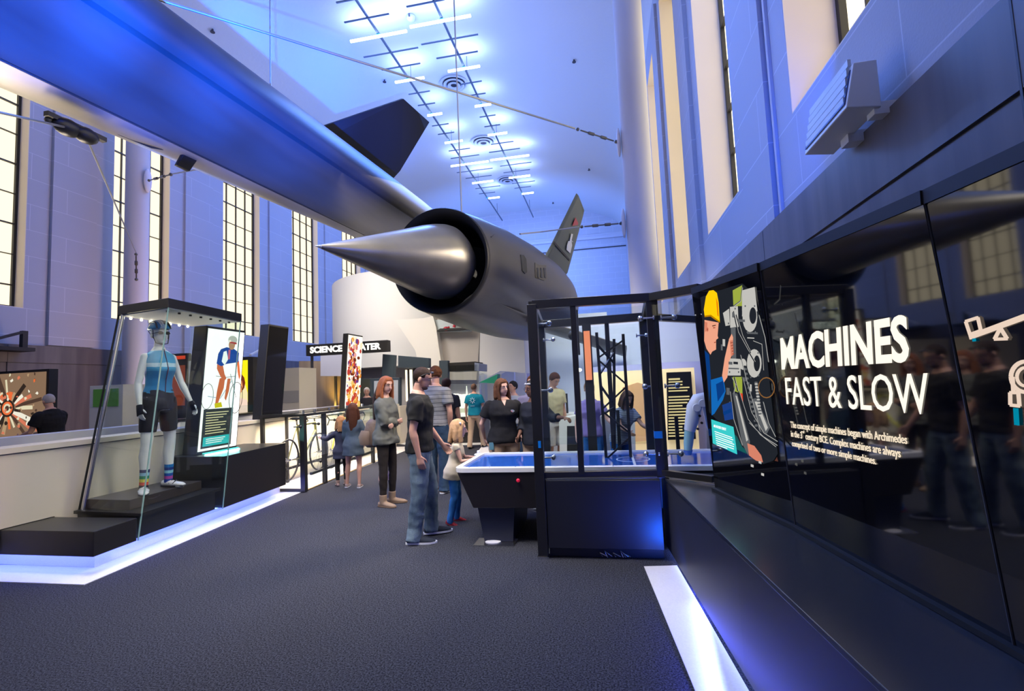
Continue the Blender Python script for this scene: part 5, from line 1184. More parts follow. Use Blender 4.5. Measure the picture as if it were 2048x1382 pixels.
        palm0=Wr+hd*.012*hk; palm1=Wr+hd*.095*hk
        body.tube([palm0,palm0.lerp(palm1,.4),palm0.lerp(palm1,.8),palm1],[(.024*hk,.018*hk),(.036*hk,.017*hk),(.041*hk,.015*hk),(.038*hk,.012*hk)],12,True,xref=side)
        up_=Vector((0,1,0)) if abs(hd.y)<.7 else Vector((0,0,1)); ts=1 if side.dot(up_)>0 else -1
        for j,(off,L_) in enumerate(((.030,.070),(.010,.080),(-.010,.074),(-.029,.058))):
            b0_=palm1+side*ts*off*hk-hd*.008*hk; c=curl*(1+.12*j); d=hd; pts=[b0_]; p=b0_
            for q,fr in enumerate((.42,.32,.26)):
                ang=c*(.55 if q==0 else .6)
                d=(d*math.cos(ang)+pn2*math.sin(ang)).normalized(); p=p+d*L_*hk*fr; pts.append(p)
            body.tube(pts,[.0095*hk,.009*hk,.0082*hk,.0065*hk],8)
        tb=palm0+side*ts*.028*hk+hd*.02*hk; d=(hd*.75+side*ts*.62+pn2*.35).normalized(); t2=tb+d*.04*hk; d2=(hd*.9+side*ts*.15+pn2*.45).normalized()
        body.tube([tb-d*.012*hk,tb,t2,t2+d2*.032*hk],[.013*hk,.0125*hk,.0105*hk,.008*hk],8)
    for sd in (1,-1):
        Hp,K,An,ft,up=LG[sd]; m=1.0*wide
        Cf=K.lerp(An,.3)
        body.tube([Hp+Vector((0,0,.06*s)),Hp-Vector((0,0,.03*s)),Hp.lerp(K,.45),K+Vector((0,0,.03*s)),K,Cf+Vector((0,-.015*s,0)),K.lerp(An,.7),An,An-Vector((0,0,.035*s))],[.080*s*m,.088*s*m,.072*s*m,.054*s,.051*s,.054*s,.039*s,.033*s,.034*s],14)
        fd=rotz(-math.radians(ft)*sd)@Vector((0,1,0)); fd=(fd*math.cos(math.radians(up))-Vector((0,0,1))*math.sin(math.radians(up))); z0=An-Vector((0,0,.04*s))
        body.tube([z0-fd*.045*s,z0+fd*.0*s,z0+fd*.08*s-Vector((0,0,.008*s)),z0+fd*.15*s-Vector((0,0,.016*s)),z0+fd*.18*s-Vector((0,0,.02*s))],[(.022*s,.02*s),(.034*s,.030*s),(.040*s,.026*s),(.040*s,.016*s),(.025*s,.010*s)],12,True,xref=fd.cross(Vector((0,0,1))))
    sh(body); remesh(body,'body',voxel,msk,root,smooth_it=1)
    # ---- face
    def kid(g,name,**kw):
        sh(g); me=g.mesh(name); 
        if kw.get('smooth'): me.polygons.foreach_set('use_smooth',[True]*len(me.polygons))
        bm=bmesh.new(); bm.from_mesh(me); bmesh.ops.recalc_face_normals(bm,faces=bm.faces); bm.to_mesh(me); bm.free()
        o=bpy.data.objects.new(name,me); COL.objects.link(o); o.parent=kw.get('par',root); return o
    if face_detail and eyes:
        for sd in (1,-1):
            g=G(mat('eye_white',(.45,.42,.40),.3)); g.ell(hp(sd*.030,.0795,.117),(.0105*k,.0115*k,.0058*k),10); g.m(mat('eye_iris',(.03,.02,.015),.15)); g.ell(hp(sd*.030,.0865,.1165),(.0055*k,.0055*k,.0050*k),8); kid(g,'eye',smooth=1)
            g=G(mat('brow'+str(brows),brows,.8)); g.tube([hp(sd*.014,.096,.139),hp(sd*.033,.093,.145),hp(sd*.05,.081,.139)],[.003*k,.0042*k,.002*k],6); kid(g,'eyebrow',smooth=1)
        g=G(mat('lips'+str(lips),lips,.4)); g.tube([hp(-.022,.080,.052),hp(-.010,.089,.053),hp(.010,.089,.053),hp(.022,.080,.052)],[(.0015*k),(.0045*k),(.0045*k),(.0015*k)],8); kid(g,'mouth',smooth=1)
    # ---- hair
    if hair:
        mh=mat('hair_'+str(hair['col']),hair['col'],.65,spec=.15,bump=(120,.35)); hg=G(mh); st=hair['style']; vx=max(voxel,.008)
        cen=Vector((0,-.008,.137))
        def cap(g,infl=.010,front=.075,low=.06):
            # skull cap open at the face
            n=len(g.v); g.ell((0,0,0),(1,1,1),26); 
            for i in range(n,len(g.v)):
                v=g.v[i]; r=(.076+infl,.096+infl,.090+infl*1.1); p=cen+Vector((v.x*r[0],v.y*r[1],v.z*r[2]))
                line=low+(.11 if p.y>0 else .0)*min(1,max(0,p.y)/.06)
                if p.z<line or (p.y>front and p.z<.185): p=cen+Vector((v.x*r[0],v.y*r[1],v.z*r[2]))*.80
                g.v[i]=hp(*p)
        if st in('short','buzz'): cap(hg,.004 if st=='buzz' else .013,.080 if st=='buzz' else .074,.055)
        if st=='curly':
            cap(hg,.016,.070,.06); rd=random.Random(4)
            for q in range(60):
                a=rd.uniform(0,2*PI); zz=rd.uniform(.0,1); rr=math.sqrt(1-zz*zz)
                x,y=math.cos(a)*rr,math.sin(a)*rr
                if y>.55 and zz<.6: continue
                hg.ell(hp(x*.088,-.008+y*.108,.137+zz*.10-.01),.017*k,6)
        if st in('long','bob'):
            cap(hg,.016,.066,.03); L_=hair.get('len',.22)
            hg.tube([hp(0,-.04,.20),hp(0,-.082,.13),hp(0,-.092,.03),hp(0,-.098,-.07),hp(0,-.095,.0-L_),hp(0,-.09,-.03-L_)],[(.06*k,.03*k),(.082*k,.034*k),(.088*k,.034*k),(.085*k,.030*k),(.06*k,.022*k),(.03*k,.010*k)],14,True,xref=HR@Vector((1,0,0)))
            fl=hair.get('front',.12)
            for sd in (1,-1):
                hg.tube([hp(sd*.035,.035,.225),hp(sd*.072,.040,.17),hp(sd*.086,.030,.10),hp(sd*.090,.030,.02),hp(sd*.088,.045,-.05),hp(sd*.075,.06,-fl),hp(sd*.07,.06,-fl-.02)],[(.02*k,.014*k),(.024*k,.016*k),(.026*k,.020*k),(.032*k,.022*k),(.032*k,.022*k),(.022*k,.014*k),(.008*k,.006*k)],10)
                hg.tube([hp(sd*.055,-.05,.17),hp(sd*.085,-.035,.08),hp(sd*.095,-.03,-.02),hp(sd*.09,-.03,-.02-L_*.7)],[.03*k,.035*k,.036*k,.018*k],10)
        if st=='pony': cap(hg,.012,.070,.05); hg.tube([hp(0,-.09,.17),hp(0,-.14,.13),hp(0,-.14,.02),hp(0,-.12,-.06)],[.02*k,.028*k,.024*k,.006*k],10)
        if st=='fringe': cap(hg,.010,.085,.07)
        sh(hg); remesh(hg,'hair',vx,mh,root,noise_amp=.0045 if st=='curly' else .0018,noise_sc=26,smooth_it=2,seed=3)
    # ---- clothing
    def blend_paint(spec):
        ms=[mat(*m_[0],**m_[1]) for m_ in spec['mats']]; return ms,(lambda c: spec['fn'](c/s))
    if top:
        g=G(None) if False else G(msk); infl=top.get('loose',.012); hem=top.get('hem',.90)
        torso(g,hem,top.get('neck',1.485),infl,top.get('flare',.045))
        sl=top.get('sleeve','short')
        for sd in (1,-1):
            S,E,Wr,hd,pn,curl=AR[sd]; m=.88 if female else 1.0; r0=(.052*m*wide+infl*1.1)*s
            if sl!='none': g.ell(S-Vector((0,0,.004*s)),r0*1.0,12)
            if sl=='short': e=S.lerp(E,top.get('sl',.62)); g.tube([S-(E-S)*.05,S.lerp(E,.3),e],[r0,r0*1.05,r0*1.08],14)
            if sl=='cap': e=S.lerp(E,.25); g.tube([S,e],[r0,r0],12)
            if sl=='long': g.tube([S-(E-S)*.05,S.lerp(E,.4),E,E.lerp(Wr,.4),Wr.lerp(E,.12)],[r0,r0*1.0,r0*.88,r0*.85,r0*.66],14)
            if sl=='elbow': g.tube([S-(E-S)*.05,S.lerp(E,.4),E,E.lerp(Wr,.45)],[r0,r0*1.0,r0*.9,r0*.85],14)
        sh(g)
        mt=top['mat']; pf=top.get('paint')
        o=remesh(g,top.get('name','shirt'),max(voxel,.009)*1.2,mt,root,noise_amp=top.get('fold',.010)*s,noise_sc=7,smooth_it=2,seed=int(H*100),paint=(lambda c:pf(c)) if pf else None)
        if top.get('collar'):
            g=G(top['collar']); g.tube([tp(0,-.012,1.465),tp(0,-.005,1.50)],[.085*s,.070*s],18); kid(g,'collar')
    if bottom:
        g=G(msk); infl=bottom.get('loose',.012); k_=bottom.get('kind','trousers')
        torso(g,.84,bottom.get('waist',1.0),min(max(infl*.5,.007),.010))
        for sd in (1,-1):
            Hp,K,An,ft,up=LG[sd]; m=wide; d=(An-K).normalized(); hem=An+d*.045*s if k_ in('trousers',) else An+d*.0
            if k_=='trousers': g.tube([Hp+Vector((0,0,.05*s)),Hp-Vector((0,0,.03*s)),Hp.lerp(K,.45),K,K.lerp(An,.35),K.lerp(An,.8),hem],[(.082*m+infl*.5)*s,(.090*m+infl*.6)*s,(.073*m+infl)*s,(.055+infl*1.2)*s,(.054+infl*1.2)*s,(.042+infl*1.4)*s,(.044+infl*1.6)*s],16)
            if k_=='slim': g.tube([Hp+Vector((0,0,.05*s)),Hp-Vector((0,0,.03*s)),Hp.lerp(K,.45),K,K.lerp(An,.3),K.lerp(An,.8),An],[(.082*m+infl*.5)*s,(.090*m+infl*.6)*s,(.073*m+infl)*s,(.053+infl)*s,(.055+infl)*s,(.038+infl)*s,(.036+infl)*s],16)
            if k_=='shorts': 
                e=Hp.lerp(K,bottom.get('sl',.85)); g.tube([Hp+Vector((0,0,.05*s)),Hp-Vector((0,0,.03*s)),Hp.lerp(K,.45),e],[(.082*m+infl*.5)*s,(.090*m+infl*.8)*s,(.078*m+infl)*s,(.064*m+infl*1.3)*s],16)
        if k_=='skirt':
            z1=bottom.get('len',.62); g.tube([tp(0,0,1.0),tp(0,0,.9),Vector((0,0,z1))*s],[(.15*s,.12*s),(.185*s,.14*s),(.225*s,.19*s)],20,True,xref=xr)
        sh(g); remesh(g,bottom.get('name','jeans'),max(voxel,.009)*1.2,bottom['mat'],root,noise_amp=bottom.get('fold',.005)*s,noise_sc=10,smooth_it=2,seed=int(H*77),paint=bottom.get('paint'))
    if shoes:
        for sd in (1,-1):
            Hp,K,An,ft,up=LG[sd]; fd=rotz(-math.radians(ft)*sd)@Vector((0,1,0)); fd=(fd*math.cos(math.radians(up))-Vector((0,0,1))*math.sin(math.radians(up))); z0=An-Vector((0,0,.036*s))
            g=G(shoes['mat']); q=shoes.get('size',1.0)*s
            g.tube([z0-fd*.075*q,z0-fd*.05*q,z0+fd*.02*q+Vector((0,0,.004*q)),z0+fd*.09*q-Vector((0,0,.008*q)),z0+fd*.16*q-Vector((0,0,.014*q)),z0+fd*.20*q-Vector((0,0,.020*q))],[(.026*q,.026*q),(.038*q,.038*q),(.044*q,.040*q),(.050*q,.032*q),(.048*q,.022*q),(.026*q,.012*q)],14,True,xref=fd.cross(Vector((0,0,1))))
            if shoes.get('boot'): g.tube([z0,An+Vector((0,0,.09*s))],[.046*s,.054*s],14)
            else: g.tube([z0,An+Vector((0,0,.005*s))],[.040*s,.042*s],12)
            sh(g); so=remesh(g,'shoe',max(voxel,.008),shoes['mat'],root,smooth_it=2)
            if shoes.get('sole'):
                g=G(shoes['sole']); u=Vector((0,0,1)); b=z0-u*.034*q
                n=14; side=fd.cross(u).normalized(); pl=[]
                for (t,wd) in ((-.08,.022),(-.06,.036),(0,.042),(.09,.050),(.16,.046),(.20,.028),(.215,.010)): pl.append((t,wd))
                pts=[b+fd*t*q+side*w_*q for t,w_ in pl]+[b+fd*t*q-side*w_*q for t,w_ in reversed(pl)]
                g.prism(pts,u*.018*q); kid(g,'sole',par=so)
    bpy.context.view_layer.update()
    return root,dict(hp=hp,tp=tp,AR=AR,LG=LG,dz=dzv,kid=kid,s=s,k=k,HR=HR)
# ------------------------------------------------------------------ the visitors
SK=(.58,.32,.23); SKL=(.62,.37,.29); SKD=(.16,.075,.045); SKT=(.45,.24,.16)
def cloth(n,c,r=.85,bump=(40,.08)): return mat('cloth_'+n,c,r,spec=.2,bump=bump)
def denim(n,c,c2): return mat('denim_'+n,c,.85,spec=.15,grain=(7,.22,c2,(1,1,.6)),bump=(160,.3))
def floor_at(x,y): p=onZ(x,y,0); return (p.x,p.y)
def stripemat(n,base,line,step,wd):
    m=cloth(n,base); nt=m.node_tree; b=nt.nodes['Principled BSDF']; tc=nt.nodes.new('ShaderNodeTexCoord'); sp=nt.nodes.new('ShaderNodeSeparateXYZ')
    md=nt.nodes.new('ShaderNodeMath'); md.operation='MODULO'; md.inputs[1].default_value=step; lt=nt.nodes.new('ShaderNodeMath'); lt.operation='LESS_THAN'; lt.inputs[1].default_value=wd
    mx=nt.nodes.new('ShaderNodeMix'); mx.data_type='RGBA'; mx.inputs[6].default_value=(*base,1); mx.inputs[7].default_value=(*line,1)
    nt.links.new(tc.outputs['Object'],sp.inputs[0]); nt.links.new(sp.outputs['Z'],md.inputs[0]); nt.links.new(md.outputs[0],lt.inputs[0]); nt.links.new(lt.outputs[0],mx.inputs[0]); nt.links.new(mx.outputs[2],b.inputs['Base Color']); return m
m_jean=denim('mid',(.04,.07,.12),(.18,.25,.31)); m_jeand=denim('dark',(.02,.045,.09),(.05,.09,.16)); m_jeanb=denim('blue',(.015,.09,.32),(.04,.20,.55))
m_khaki=cloth('khaki',(.42,.30,.20)); m_blk=cloth('black',(.018,.018,.018)); m_blk2=cloth('blackpolo',(.010,.010,.013))
m_sole=mat('sole_white',(.7,.72,.78),.5)
# 1 the man in the black T-shirt
pos=floor_at(845,1079)
root,I=human(pos,20,1.755,'man in a black T-shirt and faded jeans with sunglasses on his head',SK,
  top=dict(mat=m_blk,sleeve='short',hem=.90,loose=.016,fold=.014,flare=.08,sl=.66),bottom=dict(mat=m_jean,loose=.022,fold=.007,waist=.98),
  shoes=dict(mat=cloth('navy_shoe',(.02,.025,.04)),sole=m_sole,size=1.05),hair=dict(col=(.028,.014,.010),style='buzz'),
  arms={'R':dict(u=(.12,-.20,-1),f=(.03,.22,-1),curl=.55,p=(-1,.1,0)),'L':dict(u=(.18,.32,-1),f=(.05,.75,-1),h=(0,.75,-.9),curl=.7,p=(-1,0,-.2))},
  legs={'R':dict(t=(.04,-.04,-1),s=(.04,-.14,-1),ft=8),'L':dict(t=(.10,.22,-1),s=(.05,.0,-1),ft=10)},head=(-12,20,0),voxel=.006,wide=1.03)
hp,kid,k=I['hp'],I['kid'],I['k']
g=G(mat('sunglass_frame',(.02,.02,.02),.3)); 
for sd in (1,-1): g.tube([hp(sd*.085,.0,.135),hp(sd*.088,.05,.175),hp(sd*.055,.088,.195)],.004*k,6)
kid(g,'sunglasses'); g=G(mat('sunglass_lens',(.12,.13,.16),.1,metal=.6))
for sd in (1,-1): g.ell(hp(sd*.034,.082,.200),(.024*k,.008*k,.013*k),10,I['HR'])
kid(g,'sunglass_lens',smooth=1)
g=G(mat('stubble',(.10,.05,.04),.7)); g.ell(hp(0,.046,.026),(.044*k,.045*k,.026*k),14,I['HR']); kid(g,'beard',smooth=1)
# 2 red-haired woman, arms crossed
pos=floor_at(775,1010)
m_oliv=cloth('olive_jacket',(.12,.125,.115)); m_scarf=cloth('grey_tee',(.12,.13,.11))
root,I=human(pos,-4,1.70,'woman with long red hair and arms crossed in an olive jacket and dark leggings',SKL,female=True,
  top=dict(mat=m_oliv,sleeve='long',hem=.84,loose=.026,fold=.018,flare=.10,name='jacket'),bottom=dict(mat=cloth('leggings',(.022,.018,.018)),kind='slim',loose=.006,name='leggings'),
  shoes=dict(mat=cloth('tan_boot',(.28,.20,.15)),boot=True,sole=mat('tan_sole',(.2,.13,.09),.7)),hair=dict(col=(.33,.11,.045),style='long',len=.16,front=.20),
  arms={'R':dict(u=(.12,.30,-1),f=(-1,.30,.05),curl=.6,p=(0,-1,0)),'L':dict(u=(.12,.22,-1),f=(-1,.35,-.10),curl=.6,p=(0,-1,0))},
  legs={'R':dict(t=(.03,.02,-1),s=(.0,-.03,-1),ft=10),'L':dict(t=(.06,.06,-1),s=(.0,-.04,-1),ft=14)},head=(-22,10,0),voxel=.007)
g=G(cloth('shirt_front',(.16,.16,.13))); tp=I['tp']; g.hexa([tp(-.05,.115,.95),tp(.05,.115,.95),tp(.05,.15,.95),tp(-.05,.15,.95)],[tp(-.04,.10,1.38),tp(.04,.10,1.38),tp(.04,.128,1.38),tp(-.04,.128,1.38)]); I['kid'](g,'undershirt')
# her rucksack hangs at her hip: a thing of its own
c=onY(745,865,pos[1]-.02)
bag=empty('backpack',(c.x,c.y,c.z-.2)); tag(bag,'small tan leather backpack hanging behind the red-haired woman','backpack')
g=G(mat('bag_tan',(.14,.095,.075),.6,bump=(30,.3))); g.tube([c+Vector((0,0,-.19)),c+Vector((0,0,-.15)),c+Vector((0,0,0)),c+Vector((.01,0,.12)),c+Vector((.02,0,.17))],[(.08,.06),(.12,.09),(.12,.09),(.09,.07),(.05,.04)],18,True,xref=(1,0,0)); g.build('bag_body',bag,smooth=60)
g=G(mat('bag_pocket',(.19,.13,.10),.6)); g.tube([c+Vector((-.07,-.08,-.15)),c+Vector((-.07,-.10,-.05)),c+Vector((-.06,-.08,.03))],[(.07,.03),(.08,.04),(.06,.02)],12,True,xref=(1,0,0)); g.build('pocket',bag,smooth=60)
g=G(mat('bag_strap',(.05,.03,.025),.6)); g.tube([c+Vector((.03,0,.17)),c+Vector((.05,-.05,.45)),c+Vector((.10,-.02,.60))],.016,8); g.tube([c+Vector((.09,-.05,.12)),c+Vector((.10,-.10,-.02)),c+Vector((.06,-.08,-.18))],.012,8); g.build('strap',bag,smooth=60)
# 3 striped shirt man, back to us
pos=floor_at(884,985); pos=(pos[0]-.05,pos[1])
ms=stripemat('grey_striped',(.27,.27,.28),(.03,.035,.05),.058,.006)
root,I=human(pos,72,1.84,'man seen from behind in grey striped T-shirt, hand in jeans pocket',SK,
  top=dict(mat=ms,sleeve='short',hem=.93,loose=.018,fold=.010,flare=.04),bottom=dict(mat=m_jeand,loose=.022,fold=.007),
  shoes=dict(mat=cloth('brown_shoe',(.10,.05,.03)),sole=m_sole),hair=dict(col=(.13,.05,.02),style='curly'),
  arms={'R':dict(u=(.22,-.02,-1),f=(-.20,.25,-1),h=(-.3,.3,-1),curl=.4),'L':dict(u=(.15,.1,-1),f=(.0,.3,-1))},head=(35,12,0),wide=1.08,voxel=.008)
# 4 little girl
pos=floor_at(910,1046)
m_cream=cloth('cream_top',(.66,.58,.44))
root,I=human(pos,16,1.10,'little blonde girl in cream top and red shoes at the table',SKL,female=True,hs=1.42,wide=1.02,
  top=dict(mat=m_cream,sleeve='cap',hem=.80,loose=.018,fold=.010,flare=.11),bottom=dict(mat=m_jeanb,loose=.012,fold=.010),
  shoes=dict(mat=cloth('red_shoe',(.30,.03,.05)),sole=mat('red_sole',(.35,.05,.08),.5),size=1.1),hair=dict(col=(.46,.28,.15),style='long',len=.05,front=.04),
  arms={'R':dict(u=(.10,.30,-1),f=(-.05,1,.10),curl=.5,p=(0,0,-1)),'L':dict(u=(.10,.6,-1),f=(.0,1,-.1),curl=.4,p=(0,0,-1))},
  legs={'R':dict(t=(.05,.02,-1),s=(.02,-.22,-1),ft=5,up=24),'L':dict(t=(.10,.16,-1),s=(.05,-.10,-1),ft=8,up=14)},head=(0,6,0),lean=9,voxel=.006)
g=G(mat('hair_clip',(.75,.75,.85),.2,metal=.5)); g.ell(I['hp'](.085,.02,.19),.016*I['k'],8); I['kid'](g,'hair_clip',smooth=1)
# 5 staff woman behind the table
P5=(onY(1005,800,6.15).x,6.15)
def logo(I,m1,m2,x=-.085,z=1.33,y=.148):
    tp=I['tp']; kid=I['kid']; g=G(m1); n=16; c=tp(x,y,z); s=I['s']
    g.tube([tp(x,y-.02,z),tp(x,y+.004,z)],[(.034*s,.020*s),(.034*s,.020*s)],16,True,xref=(1,0,0)); g.m(m2); g.tube([tp(x+.008,y-.02,z-.004),tp(x+.008,y+.007,z-.004)],[(.016*s,.010*s),(.016*s,.010*s)],12,True,xref=(1,0,0)); kid(g,'shirt_logo')
ml1=mat('logo_ring',(.25,.30,.35),.5); ml2=mat('logo_centre',(.6,.22,.28),.5)
root,I=human(P5,-68,1.60,'brown-haired woman in black polo and khakis, hands behind her back',SKL,female=True,wide=1.28,
  top=dict(mat=m_blk2,sleeve='short',hem=.87,loose=.020,fold=.010,flare=.05),bottom=dict(mat=m_khaki,loose=.016,fold=.010,name='trousers'),shoes=dict(mat=cloth('white_shoe',(.6,.58,.55)),sole=m_sole),
  hair=dict(col=(.10,.042,.022),style='bob',len=.06,front=.12),arms={'R':dict(u=(.45,-.25,-1),f=(-.25,-.55,-1),curl=.4),'L':dict(u=(.35,-.25,-1),f=(-.4,-.5,-1))},head=(28,6,8),voxel=.007)
logo(I,ml1,ml2,x=-.10,y=.165,z=1.32)
g=G(mat('vneck_skin',SKL,.5)); tp=I['tp']; g.prism([tp(-.03,.118,1.475),tp(.035,.118,1.475),tp(.0,.155,1.40)],(0,.006,0)); I['kid'](g,'neckline')
g=G(mat('badge',(.10,.25,.35),.3)); g.box(tp(.17,.10,.80),tp(.23,.12,.90)); I['kid'](g,'badge')
# 6 second staff woman behind the post
P6=(onY(1066,800,6.1).x,6.1)
root,I=human(P6,-125,1.56,'woman with glasses and grey head wrap reaching one arm toward the case',SKD,female=True,wide=1.1,skin_name='dark',lips=(.25,.07,.06),
  top=dict(mat=cloth('navyblack',(.014,.016,.024)),sleeve='elbow',hem=.86,loose=.020,fold=.010),bottom=dict(mat=cloth('khaki2',(.40,.30,.22)),loose=.016,name='trousers'),shoes=dict(mat=cloth('white_shoe2',(.6,.58,.55))),
  hair=dict(col=(.012,.010,.010),style='short'),arms={'L':dict(u=(.80,.15,-.50),f=(1,.2,.05),h=(1,.2,-.2),curl=.8,p=(0,0,-1)),'R':dict(u=(.12,.15,-1),f=(-.3,.65,-.5),curl=.5)},head=(-12,5,0),voxel=.008)
hp,kid,k=I['hp'],I['kid'],I['k']
g=G(mat('spectacles',(.10,.03,.06),.3))
for sd in (1,-1):
    c=(sd*.032,.100,.118); n=14
    pts=[hp(c[0]+.021*math.cos(2*PI*j/n),c[1],c[2]+.017*math.sin(2*PI*j/n)) for j in range(n+1)]
    g.tube(pts,.0022*k,5); g.tube([hp(sd*.052,.098,.12),hp(sd*.082,.0,.115)],.002*k,5)
kid(g,'glasses'); g=G(cloth('wrap_grey',(.45,.45,.50))); g.tube([hp(0,-.10,.13),hp(.07,-.03,.175),hp(.05,.07,.19),hp(-.05,.07,.19),hp(-.07,-.03,.175),hp(0,-.10,.13)],.014*k,8); kid(g,'head_wrap',smooth=1)
# 7 young man in khaki shirt beyond the glass
P7=(onY(1106,800,8.0).x,8.0)
root,I=human(P7,-50,1.70,'young man in a beige T-shirt and light shorts looking down beyond the robot case',SK,
  top=dict(mat=cloth('beige',(.50,.44,.28)),sleeve='short',hem=.92,loose=.018),bottom=dict(mat=cloth('stone',(.52,.50,.50)),kind='shorts',loose=.02,name='shorts',sl=.95),shoes=dict(mat=m_blk),
  hair=dict(col=(.06,.02,.012),style='short'),arms={'R':dict(u=(.1,.05,-1),f=(0,.2,-1))},head=(5,34,0),voxel=.010)
# 8 man in teal shirt walking off
pos=floor_at(952,896)
root,I=human(pos,84,1.60,'man in a teal staff T-shirt and khaki trousers walking away past the model case',SK,
  top=dict(mat=cloth('teal',(.005,.20,.30)),sleeve='short',hem=.92,loose=.018,fold=.008),bottom=dict(mat=cloth('khaki3',(.50,.37,.26)),loose=.018,name='trousers'),shoes=dict(mat=m_blk),
  hair=dict(col=(.12,.07,.05),style='buzz'),legs={'R':dict(t=(.1,.30,-1),s=(.05,.1,-1)),'L':dict(t=(.05,-.10,-1),s=(0,-.3,-1))},arms={'R':dict(u=(.25,.1,-1),f=(.1,.2,-1)),'L':dict(u=(.2,-.1,-1),f=(0,0,-1))},head=(0,0,0),voxel=.010,wide=1.05)
g=G(mat('print_pale',(.45,.65,.75),.6)); tp=I['tp']
for q in range(8):
    t=2*PI*q/8; g.bar(tp(.045*math.cos(t),-.142,1.32+.045*math.sin(t)),tp(.085*math.cos(t),-.142,1.32+.085*math.sin(t)),.016,.008)
    g.bar(tp(.045*math.cos(t),-.142,1.32+.045*math.sin(t)),tp(.045*math.cos(t+PI/4),-.142,1.32+.045*math.sin(t+PI/4)),.010,.008)
g.bar(tp(-.06,-.136,1.17),tp(.06,-.136,1.17),.02,.008); I['kid'](g,'shirt_print')
# 9 girl with long brown hair, denim dress
pos=floor_at(708,975)
root,I=human(pos,104,1.30,'long-haired girl in slate blue tunic with bare legs by the bicycle case',SK,female=True,hs=1.18,
  top=dict(mat=cloth('slate',(.06,.085,.12)),sleeve='elbow',hem=.70,loose=.024,fold=.012,flare=.14,name='dress'),shoes=dict(mat=cloth('flat_shoe',(.30,.22,.20)),sole=m_sole),
  hair=dict(col=(.065,.022,.012),style='long',len=.26,front=.10),arms={'R':dict(u=(.3,.1,-1),f=(-.1,.5,-.7)),'L':dict(u=(.15,.2,-1),f=(0,.6,-.6))},
  legs={'R':dict(t=(.08,-.02,-1),s=(.0,-.10,-1)),'L':dict(t=(.08,.12,-1),s=(.08,.0,-1))},head=(15,0,0),voxel=.008)
# 10 younger child
pos=floor_at(686,972); pos=(pos[0]-.03,pos[1]+.02)
root,I=human(pos,130,1.07,'small fair-haired child in a dark blue jacket pointing at the yellow bicycle',SK,female=True,hs=1.38,
  top=dict(mat=cloth('navy_coat',(.04,.045,.08)),sleeve='long',hem=.74,loose=.028,fold=.012,flare=.14,name='coat'),bottom=dict(mat=m_blk,kind='slim',name='leggings'),shoes=dict(mat=cloth('tan_shoe',(.35,.24,.2)),boot=True),
  hair=dict(col=(.30,.15,.07),style='bob',len=.02,front=.02),arms={'L':dict(u=(.7,.6,-.5),f=(.6,1,.1),curl=.3),'R':dict(u=(.1,.05,-1),f=(0,.2,-1))},head=(0,0,0),voxel=.008)
# 11 bald man on the left behind the partition
P11=(onY(108,830,6.45).x,6.45)
root,I=human(P11,186,1.70,'bald man in a black polo shirt leaning over a counter at the left edge',SK,
  top=dict(mat=m_blk2,sleeve='short',hem=.88,loose=.022,fold=.010),bottom=dict(mat=m_khaki,name='trousers'),shoes=dict(mat=m_blk),hair=dict(col=(.45,.42,.42),style='buzz'),
  arms={'R':dict(u=(.1,.35,-1),f=(-.1,1,-.15),curl=.6),'L':dict(u=(.2,.35,-1),f=(-.2,1,-.25),curl=.6)},head=(-14,12,0),lean=8,wide=1.12,voxel=.008)
# 12 person in beige near the yellow lightbox
P12=(onY(498,820,9.2).x,9.2)
root,I=human(P12,40,1.66,'person in a beige shirt bending beside the yellow lightbox',SK,
  top=dict(mat=cloth('beige2',(.42,.38,.26)),sleeve='short',hem=.9,loose=.03),bottom=dict(mat=m_jeand),shoes=dict(mat=m_blk),hair=dict(col=(.05,.03,.02),style='short'),lean=14,arms={'L':dict(u=(.2,.5,-1),f=(0,1,-.3)),'R':dict(u=(.2,.5,-1),f=(0,1,-.3))},head=(0,15,0),voxel=.012,wide=1.1)
# 13 old man far away
P13=(onY(734,800,12.0).x,12.0)
root,I=human(P13,-70,1.60,'white-haired man in a dark jacket with folded arms far behind the girls',SKL,
  top=dict(mat=cloth('dark_jacket',(.025,.025,.035)),sleeve='long',hem=.85,loose=.03,name='jacket'),bottom=dict(mat=m_khaki,name='trousers'),shoes=dict(mat=m_blk),hair=dict(col=(.75,.74,.72),style='short'),
  arms={'R':dict(u=(.15,.3,-1),f=(-.9,.4,.15)),'L':dict(u=(.15,.3,-1),f=(-.9,.4,.1))},head=(0,5,0),voxel=.014,wide=1.15)
# 14 person behind the striped man
P14=(onY(893,780,8.3).x,8.3)
root,I=human(P14,100,1.68,'person with dark hair almost hidden behind the man in the striped shirt',SK,
  top=dict(mat=cloth('dark_tee',(.03,.03,.04)),sleeve='short',hem=.9),bottom=dict(mat=m_jeand),shoes=dict(mat=m_blk),hair=dict(col=(.04,.015,.012),style='short'),head=(-20,5,0),voxel=.012,face_detail=False)
# 15 girl in purple behind the mast
P15=(onY(1180,800,6.9).x,6.9)
root,I=human(P15,-95,1.52,'girl in a purple T-shirt leaning on the far side of the case',SKL,female=True,
  top=dict(mat=cloth('purple',(.26,.20,.50)),sleeve='short',hem=.88,loose=.016),bottom=dict(mat=m_jeanb),shoes=dict(mat=m_blk),hair=dict(col=(.35,.20,.10),style='pony'),head=(0,12,0),voxel=.010,arms={'L':dict(u=(.5,.2,-1),f=(.6,.5,-.5)),'R':dict(u=(.3,.1,-1),f=(0,.5,-1))})
